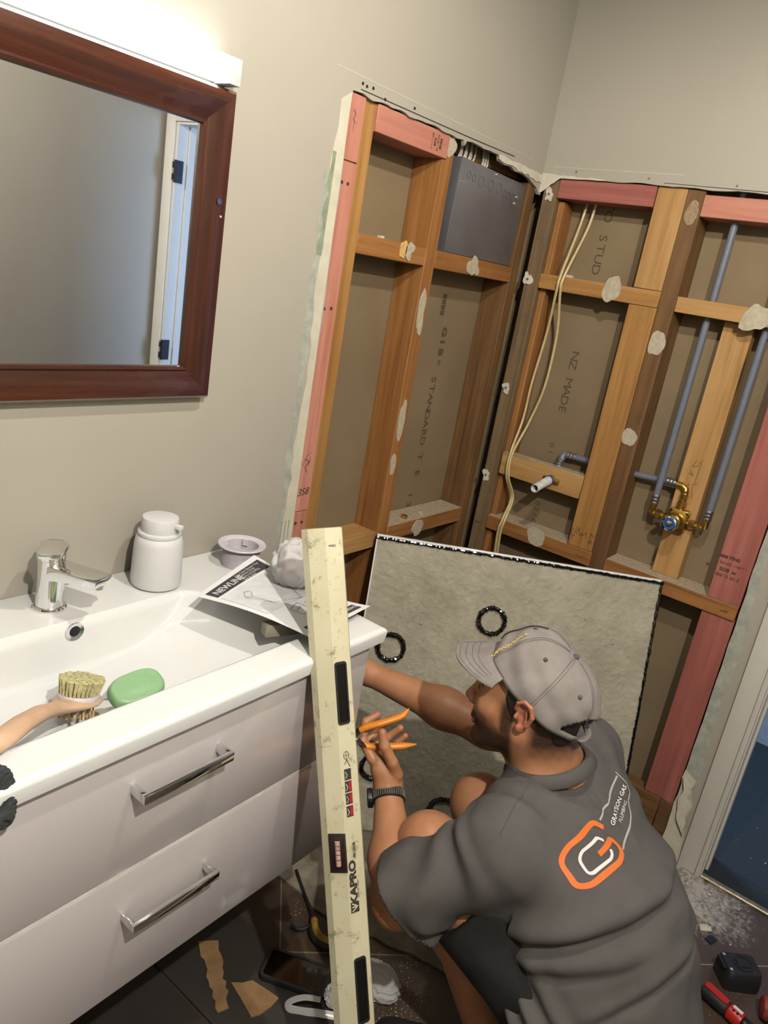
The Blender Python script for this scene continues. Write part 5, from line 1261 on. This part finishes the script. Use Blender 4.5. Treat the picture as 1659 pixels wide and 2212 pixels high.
def shirt_text(s, p0, p1, hpx, mat, bold=.0):
    c = bpy.data.curves.new('t', 'FONT'); c.body = s; c.size = 1; c.resolution_u = 2; c.offset = bold; c.shear = .15
    t = bpy.data.objects.new('t', c); m_ = bpy.data.meshes.new_from_object(t); bpy.data.objects.remove(t)
    xs_ = [v.co.x for v in m_.vertices]; w_ = max(xs_); a, e = Vector(U(*p0)), Vector(U(*p1)); ux = (e - a) / w_; pd = Vector((p1[0] - p0[0], p1[1] - p0[1])).normalized(); uy = Vector(U(p0[0] + pd.y * hpx, p0[1] - pd.x * hpx)) - a
    for v in m_.vertices:
        q_ = a + ux * v.co.x + uy * v.co.y; r_ = lg(q_.x, q_.y, .0026); v.co = r_ if r_ is not None else Vector((0, 0, 0))
    m_.name = 'printed_text'; finish(m_, 'printed_text', mat, SHIRT)
shirt_text('GRAYSON GAS', (735, 1195), (985, 600), 98, M_whl, .02)
shirt_text('PLUMBING', (865, 1150), (1010, 830), 82, M_whl)
# shoulder seam
b = MB(); pts = []
for i in range(24):
    t = i / 23; h = bvh.ray_cast(Vector((-1.0 - .14 * t, -.79 - .02 * t, .95)), Vector((0, 0, -1)))
    if h[0] is not None: pts.append(h[0] + Vector((0, 0, .0004)))
b.tube(pts, .0012, 5); b.build('shoulder_seam', M_shirt, SHIRT, True)
# shorts
M_short = plain('black_shorts', '#131315', .9, var=.15, bs=.4)
def shorts_sdf(P):
    d = cone(P, J['lhip'], J['lhip'] + (J['lkn'] - J['lhip']) * .72, .122, .096); d = smin(d, cone(P, J['rhip'], J['rhip'] + (J['rkn'] - J['rhip']) * .72, .122, .096), .05)
    d = smin(d, cone(P, (-1.0, -1.0, .31), (-.86, -.99, .31), .138, .138), .05) - .003 * np.sin(P[:, 0] * 60 + P[:, 2] * 50)
    for s in 'lr':
        h_, k_ = J[s + 'hip'], J[s + 'kn']; dd = (k_ - h_) / np.linalg.norm(k_ - h_); c_ = h_ + (k_ - h_) * .72
        sel = (P[:, 0] < -.955) if s == 'l' else (P[:, 0] >= -.955)
        d = np.maximum(d, np.where(sel, (P - c_) @ dd.astype(np.float32), -.3))
        d = np.maximum(d, -cone(P, h_ + (k_ - h_) * .68, k_, .074, .074))
    return d
Vp, Qp = sdf_mesh(shorts_sdf, (-1.22, -1.22, .10), (-.62, -.64, .55), .005); finish(np_mesh('shorts', Vp, Qp), 'shorts', M_short, PERSON, smooth=2)
# shoes
for an, dr, nm in ((J['lan'], (-.10, .15, -.05), 'l'), (J['ran'], (.02, .18, -.05), 'r')):
    an = np.array(an); dr = np.array(dr)
    def shoe(P, an=an, dr=dr):
        d = cone(P, an - (0, .03, .050), an + dr * 1.05 + (0, 0, -.002), .042, .040); d = smin(d, cone(P, an + (0, 0, -.03), an + (0, -.005, .015), .045, .043), .03)
        d = np.maximum(d, P[:, 2] * -1 + .007); return np.maximum(d, P[:, 2] - (an[2] + .03))
    Vq, Qq = sdf_mesh(shoe, np.minimum(an, an + dr) - .09, np.maximum(an, an + dr) + .09, .006); finish(np_mesh('shoe', Vq, Qq), 'shoe', M_rubber, PERSON, smooth=2)
# watch
wd = (J['lwr'] - J['lel']) / np.linalg.norm(J['lwr'] - J['lel']); wc = Vector(J['lwr'] - wd * .012); wdv = Vector(wd)
wx = Vector((-.61, .77, -.16)); wx = (wx - wdv * wx.dot(wdv)).normalized(); wy = wdv.cross(wx)
def wring(r0, h0, n=44, k0=0, k1=44): 
    return [[wc + (wx * math.cos(t / n * 6.2832) + wy * math.sin(t / n * 6.2832)) * (r0 + dr_) + wdv * dh for dr_, dh in ((0, -h0), (.0035, -h0), (.0045, 0), (.0035, h0), (0, h0))] for t in range(k0, k1 + 1)]
b = MB(); b.rings(wring(.0295, .0105), False, False); WT = b.build('watch', M_rubber, PERSON, smooth=2)
M_wl = plain('watch_link', '#6b675f', .45, .5)
b = MB()
for k in range(26):
    a = k / 44 * 6.2832 + .2; cdir = wx * math.cos(a) + wy * math.sin(a)
    c_ = wc + cdir * .034; b.tube([c_ - wdv * .008, c_ + wdv * .008], .0011, 5)
b.build('watch_links', M_wl, WT)
a = 3.6; cd_ = -wx * .9 + wy * .45; cd_.normalize(); MB(frame(wc + wx * .036, wy, wdv)).lathe([(.018, -.004), (.0195, -.002), (.0195, .006), (.017, .008)], (0, 0, 0), 'z', 28).build('watch_case', M_black, WT, bevel=0)
# pliers
PL = empty('pliers', (-1.07, -.45, .63), 'slip joint pliers with orange handles gripped in the hand of the person', 'pliers')
M_or = plain('orange_grip', '#e08a2c', .38, var=.06)
M_dks = plain('dark_steel', '#55524c', .4, .8, var=.2)
b = MB(); b.tube(smooth_path([(-1.073, -.441, .648), (-1.063, -.450, .658), (-1.047, -.466, .667), (-1.024, -.483, .677), (-1.007, -.494, .686), (-.993, -.498, .699)], 26), [(.0075, .0065)] * 4 + [(.0082, .007)] * 18 + [(.0075, .006), (.006, .005), (.0045, .004), (.003, .002), (.002, .0015)], 14); b.build('handle', M_or, PL, smooth=2)
b = MB(); b.tube(smooth_path([(-1.072, -.455, .622), (-1.062, -.466, .619), (-1.044, -.482, .620), (-1.019, -.507, .624), (-.992, -.532, .631)], 26), [(.0075, .0065)] * 4 + [(.0080, .007)] * 18 + [(.0075, .006), (.006, .005), (.0045, .004), (.003, .002), (.002, .0015)], 14); b.build('handle', M_or, PL, smooth=2)
b = MB(); b.tube([(-1.070, -.443, .650), (-1.084, -.438, .636), (-1.100, -.424, .630)], [(.010, .004), (.013, .004), (.009, .004)], 12); b.tube([(-1.068, -.458, .622), (-1.082, -.444, .632), (-1.098, -.426, .642)], [(.010, .0035), (.013, .0035), (.009, .0035)], 12); b.build('jaws', M_dks, PL, smooth=1)
MB().ball((-1.0865, -.4455, .6355), (.005, .005, .005), 12).build('pivot', M_chrome, PL, True)
# ---------------------------------------------------------------- things on the floor
M_lam = plain('dark_laminate', '#3a3633', .5, var=.08, vs=6)
M_card = plain('cardboard', '#9a7a55', .85, var=.1, vs=30, bs=.3)
for (a_, c_, lb) in ((-1.327, -1.104, 'right'), (-1.56, -1.334, 'left')):
    o = MB().box((a_, -.66, .0005), (c_, -.03, .0075)).build('floor_board_offcut', M_lam, None, bevel=.001)
    tag(o, 'dark flat board lying under the vanity, the %s one of the two' % lb, 'board')
Fp = frame((-1.121, -.422, .0080), (.42, -.91, 0), (.91, .42, 0))
PH = empty('phone', (-1.121, -.422, .008), 'black phone in a thick rugged case lying on the floor left of the level', 'phone')
b = MB(Fp)
def rrect(w, h, r, n=6): 
    pts = []
    for (cx, cy, a0) in ((w - r, h - r, 0), (-w + r, h - r, 90), (-w + r, -h + r, 180), (w - r, -h + r, 270)):
        for k in range(n): a = math.radians(a0 + 90 * k / (n - 1)); pts.append((cx + r * math.cos(a), cy + r * math.sin(a)))
    return pts
o_, i_ = rrect(.078, .041, .014), rrect(.070, .034, .008)
b.rings([[(x, y, 0) for x, y in o_], [(x, y, .012) for x, y in o_], [(x * .985, y * .98, .0135) for x, y in o_], [(x, y, .0135) for x, y in i_], [(x, y, .0115) for x, y in i_]], True, True); b.build('case', M_rubber, PH, smooth=1)
MB(Fp).prism(i_, 'z', .0116, .0122).build('screen', plain('phone_glass', '#0b0a0c', .06, spec=.8), PH)
MB(Fp).prism([(x * .06 + .055, y * .12 - .018) for x, y in i_], 'z', .0122, .0126).build('camera_dot', M_black, PH)
# curved cardboard off-cuts
arc = lambda r, a0, a1, n=14: [(-1.115 + r * math.cos(math.radians(a0 + (a1 - a0) * i / n)), -.35 + r * .9 * math.sin(math.radians(a0 + (a1 - a0) * i / n))) for i in range(n + 1)]
o = MB().prism([(-1.240, -.338), (-1.222, -.356), (-1.203, -.366), (-1.196, -.40), (-1.190, -.437), (-1.216, -.440), (-1.245, -.437), (-1.262, -.428), (-1.252, -.39)], 'z', .0085, .0125).build('cardboard_piece', M_card); tag(o, 'short curved piece of brown cardboard beside the black phone', 'cardboard')
o = MB().prism(ragged((-1.226, -.205), (-1.305, -.372), 14, .004, 71) + ragged((-1.282, -.380), (-1.190, -.235), 14, .005, 72), 'z', .0085, .0115).build('cardboard_piece', M_card); tag(o, 'long torn strip of brown cardboard on the dark boards under the vanity', 'cardboard')
# folded white strip
b = MB(); pts = smooth_path([(-1.132, -.507, .020), (-1.155, -.478, .020), (-1.182, -.462, .016), (-1.190, -.470, .012), (-1.176, -.492, .011), (-1.150, -.527, .013), (-1.125, -.562, .010), (-1.112, -.60, .005)], 40)
b.tube(pts, [(.0075, .0009)] * len(pts), 8, flat=(0, 0, 1)); o = b.build('plastic_strip', M_white, None, True); tag(o, 'folded flat white plastic strip on the floor below the phone', 'strip')
o = crumple((-1.098, -.528, .024), (.034, .030, .024), 14, M_film, 'plastic_wrap'); tag(o, 'shiny crumpled clear wrap on the floor left of the level foot', 'wrap')
o = crumple((-1.005, -.565, .022), (.045, .060, .028), 15, M_film, 'plastic_wrap'); tag(o, 'dim crumpled clear wrap on the floor right of the level foot', 'wrap')
# corded tool with yellow and black curved body
TL = empty('hand_tool', (-1.0, -.40, 0), 'black and yellow curved hand tool on the tiles behind the level', 'tool')
M_yel = plain('worn_yellow', '#b8923a', .5, var=.2, vs=60)
pts = smooth_path([(-.982, -.345, .014), (-1.004, -.372, .016), (-1.012, -.398, .016), (-1.000, -.425, .014), (-.975, -.452, .012)], 24)
MB().tube(pts, [.006] + [.0095] * (len(pts) - 2) + [.006], 12).build('body', M_yel, TL, True)
pts = smooth_path([(-.980, -.340, .012), (-1.014, -.368, .012), (-1.024, -.400, .012), (-1.010, -.436, .012), (-.985, -.470, .010), (-.95, -.50, .010)], 24)
MB().tube(pts, .0075, 12).build('grip', M_rubber, TL, True)
MB().tube(smooth_path([(-1.001, -.352, .014), (-1.018, -.348, .010), (-1.030, -.335, .008), (-1.034, -.318, .008)], 12), .0045, 10).build('hook', M_rubber, TL, True)
MB().tube(smooth_path([(-.902, -.205, .012), (-.93, -.255, .008), (-.955, -.30, .008), (-.982, -.342, .014)], 20), .0042, 10).build('shaft', M_rubber, TL, True)
MB().tube(smooth_path([(-1.0, -.41, .024), (-.985, -.43, .022), (-.96, -.45, .020)], 10), .003, 8).build('trigger', M_black, TL, True)
# black battery
BA = empty('battery_pack', (-.315, -1.192, 0), 'black cordless tool battery on the dark tiles at the lower right', 'battery')
Fb = frame((-.315, -1.192, .0005), (.62, -.78, 0), (.78, .62, 0))
b = MB(Fb); o_ = rrect(.047, .037, .014)
b.rings([[(x, y, 0) for x, y in o_], [(x, y, .030) for x, y in o_], [(x * .97, y * .96, .036) for x, y in o_], [(x * .93, y * .90, .050) for x, y in o_], [(x * .88, y * .82, .054) for x, y in o_]]); b.build('housing', M_rubber, BA, smooth=1)
MB(Fb).lathe([(.024, .0535), (.024, .0555), (.021, .0555), (.021, .0545), (.0001, .0545)], (.004, 0, 0), 'z', 28, False).build('oval_ridge', M_black, BA, True)
MB(Fb).box((-.012, -.012, .0546), (.02, .012, .0562)).build('release_panel', M_rubber, BA, bevel=.001)
for s_ in (1, -1): MB(Fb).lathe([(.004, .052), (.004, .0555)], (-.036, s_ * .022, 0), 'z', 12).build('screw', M_chrome, BA)
MB(Fb).box((-.052, -.018, .044), (-.046, .020, .053)).build('contact_rail', M_black, BA)
# red and black screwdriver
DR = empty('cordless_screwdriver', (-.44, -1.19, .0), 'red and black cordless screwdriver lying on the tiles, cut by the lower edge', 'screwdriver')
M_rd = plain('tool_red', '#b5261f', .35, var=.04)
d0, d1 = Vector((-.428, -1.138, .022)), Vector((-.462, -1.262, .022)); dd = (d1 - d0).normalized()
Fd = frame(d0, dd, Vector((0, 0, 1)).cross(dd))
b = MB(Fd); b.rings([[(x, r * 1.0 * math.cos(t / 24 * 6.283), r * .95 * math.sin(t / 24 * 6.283)) for t in range(24)] for x, r in ((0, .010), (.002, .017), (.008, .020), (.055, .0205), (.062, .0185), (.066, .016))]); b.build('grip', M_rubber, DR, True)
b = MB(Fd); b.prism([(.004, -.012), (.055, -.013), (.064, -.008), (.064, .006), (.010, .010), (.002, .002)], 'z', .0165, .0215); b.build('grip_inlay', M_rd, DR, bevel=.003)
b = MB(Fd); b.rings([[(x, r * math.cos(t / 24 * 6.283), r * math.sin(t / 24 * 6.283)) for t in range(24)] for x, r in ((.0662, .015), (.070, .0195), (.095, .020), (.102, .018), (.103, .014))]); b.build('motor_body', M_rd, DR, True)
MB(Fd).box((.074, -.004, .0185), (.098, .004, .0225)).build('switch', M_whl, DR, bevel=.001)
for x in (.078, .088): MB(Fd).box((x, -.011, .0150), (x + .004, -.006, .0195)).build('vent', M_black, DR)
b = MB(Fd); b.lathe([(.013, .1035), (.015, .106), (.015, .121), (.012, .124)], (0, 0, 0), 'x', 24); b.build('collar', M_black, DR, True)
b = MB(Fd); b.lathe([(.008, .1245), (.008, .14), (.004, .145)], (0, 0, 0), 'x', 20); b.build('chuck', M_chrome, DR, True)
R2 = empty('red_tool', (-.385, -1.275, 0), 'dusty red round tool body at the lower right corner', 'tool')
b = MB(frame((-.385, -1.262, .034), (.35, -.93, 0), (.93, .35, 0))); b.lathe([(.014, -.003), (.024, .0), (.029, .010), (.029, .07), (.024, .08)], (0, 0, 0), 'x', 30); b.build('body', plain('dusty_red', '#8e3a32', .6, var=.2, vs=90, bs=.4), R2, True)
b = MB(frame((-.385, -1.262, .034), (.35, -.93, 0), (.93, .35, 0))); b.lathe([(.030, .012), (.0335, .016), (.0335, .024), (.030, .028)], (0, 0, 0), 'x', 30); b.build('rubber_band', M_rubber, R2, True)
# chips and crumbs by the doorway
rc = random.Random(17)
o = MB(frame((-.205, -1.083, .001), (.7, -.7, 0), (.7, .7, 0))).prism([(-.018, -.010), (.012, -.012), (.020, .0), (.010, .010), (-.012, .008)], 'z', 0, .006).build('plaster_chip', M_crumb, None, bevel=.001); tag(o, 'largest flat white plaster chip on the dusty tiles', 'plaster chip')
o = MB(frame((-.232, -1.108, .0005), (.9, -.3, 0), (.3, .9, 0))).box((-.014, -.010, 0), (.014, .010, .003)).build('metal_clip', M_black); tag(o, 'small black clip lying against the largest plaster chip', 'clip')
for i in range(26):
    x, y = rc.gauss(-.16, .10), rc.gauss(-1.03, .075)
    if x > -.01 or y > -.945: continue
    r_ = rc.uniform(.0015, .0042)
    b = MB(); bmesh.ops.create_icosphere(b.b, subdivisions=1, radius=r_)
    for v_ in b.b.verts: v_.co = v_.co * rc.uniform(.7, 1.25) + Vector((x, y, r_ * .8))
    o = b.build('plaster_crumb', M_crumb); tag(o, 'tiny white plaster crumb scattered on the dusty tiles by the doorway', 'crumb', 'plaster crumbs on the tiles by the doorway')
for i in range(6):
    x, y = rc.uniform(.05, .40), rc.uniform(-1.22, -1.05); r_ = rc.uniform(.0012, .003)
    b = MB(); bmesh.ops.create_icosphere(b.b, subdivisions=1, radius=r_)
    for v_ in b.b.verts: v_.co = v_.co * rc.uniform(.7, 1.25) + Vector((x, y, .004 + r_ * .8))
    o = b.build('plaster_crumb', M_crumb); tag(o, 'tiny white plaster crumb on the blue hall carpet', 'crumb', 'plaster crumbs on the hall carpet')
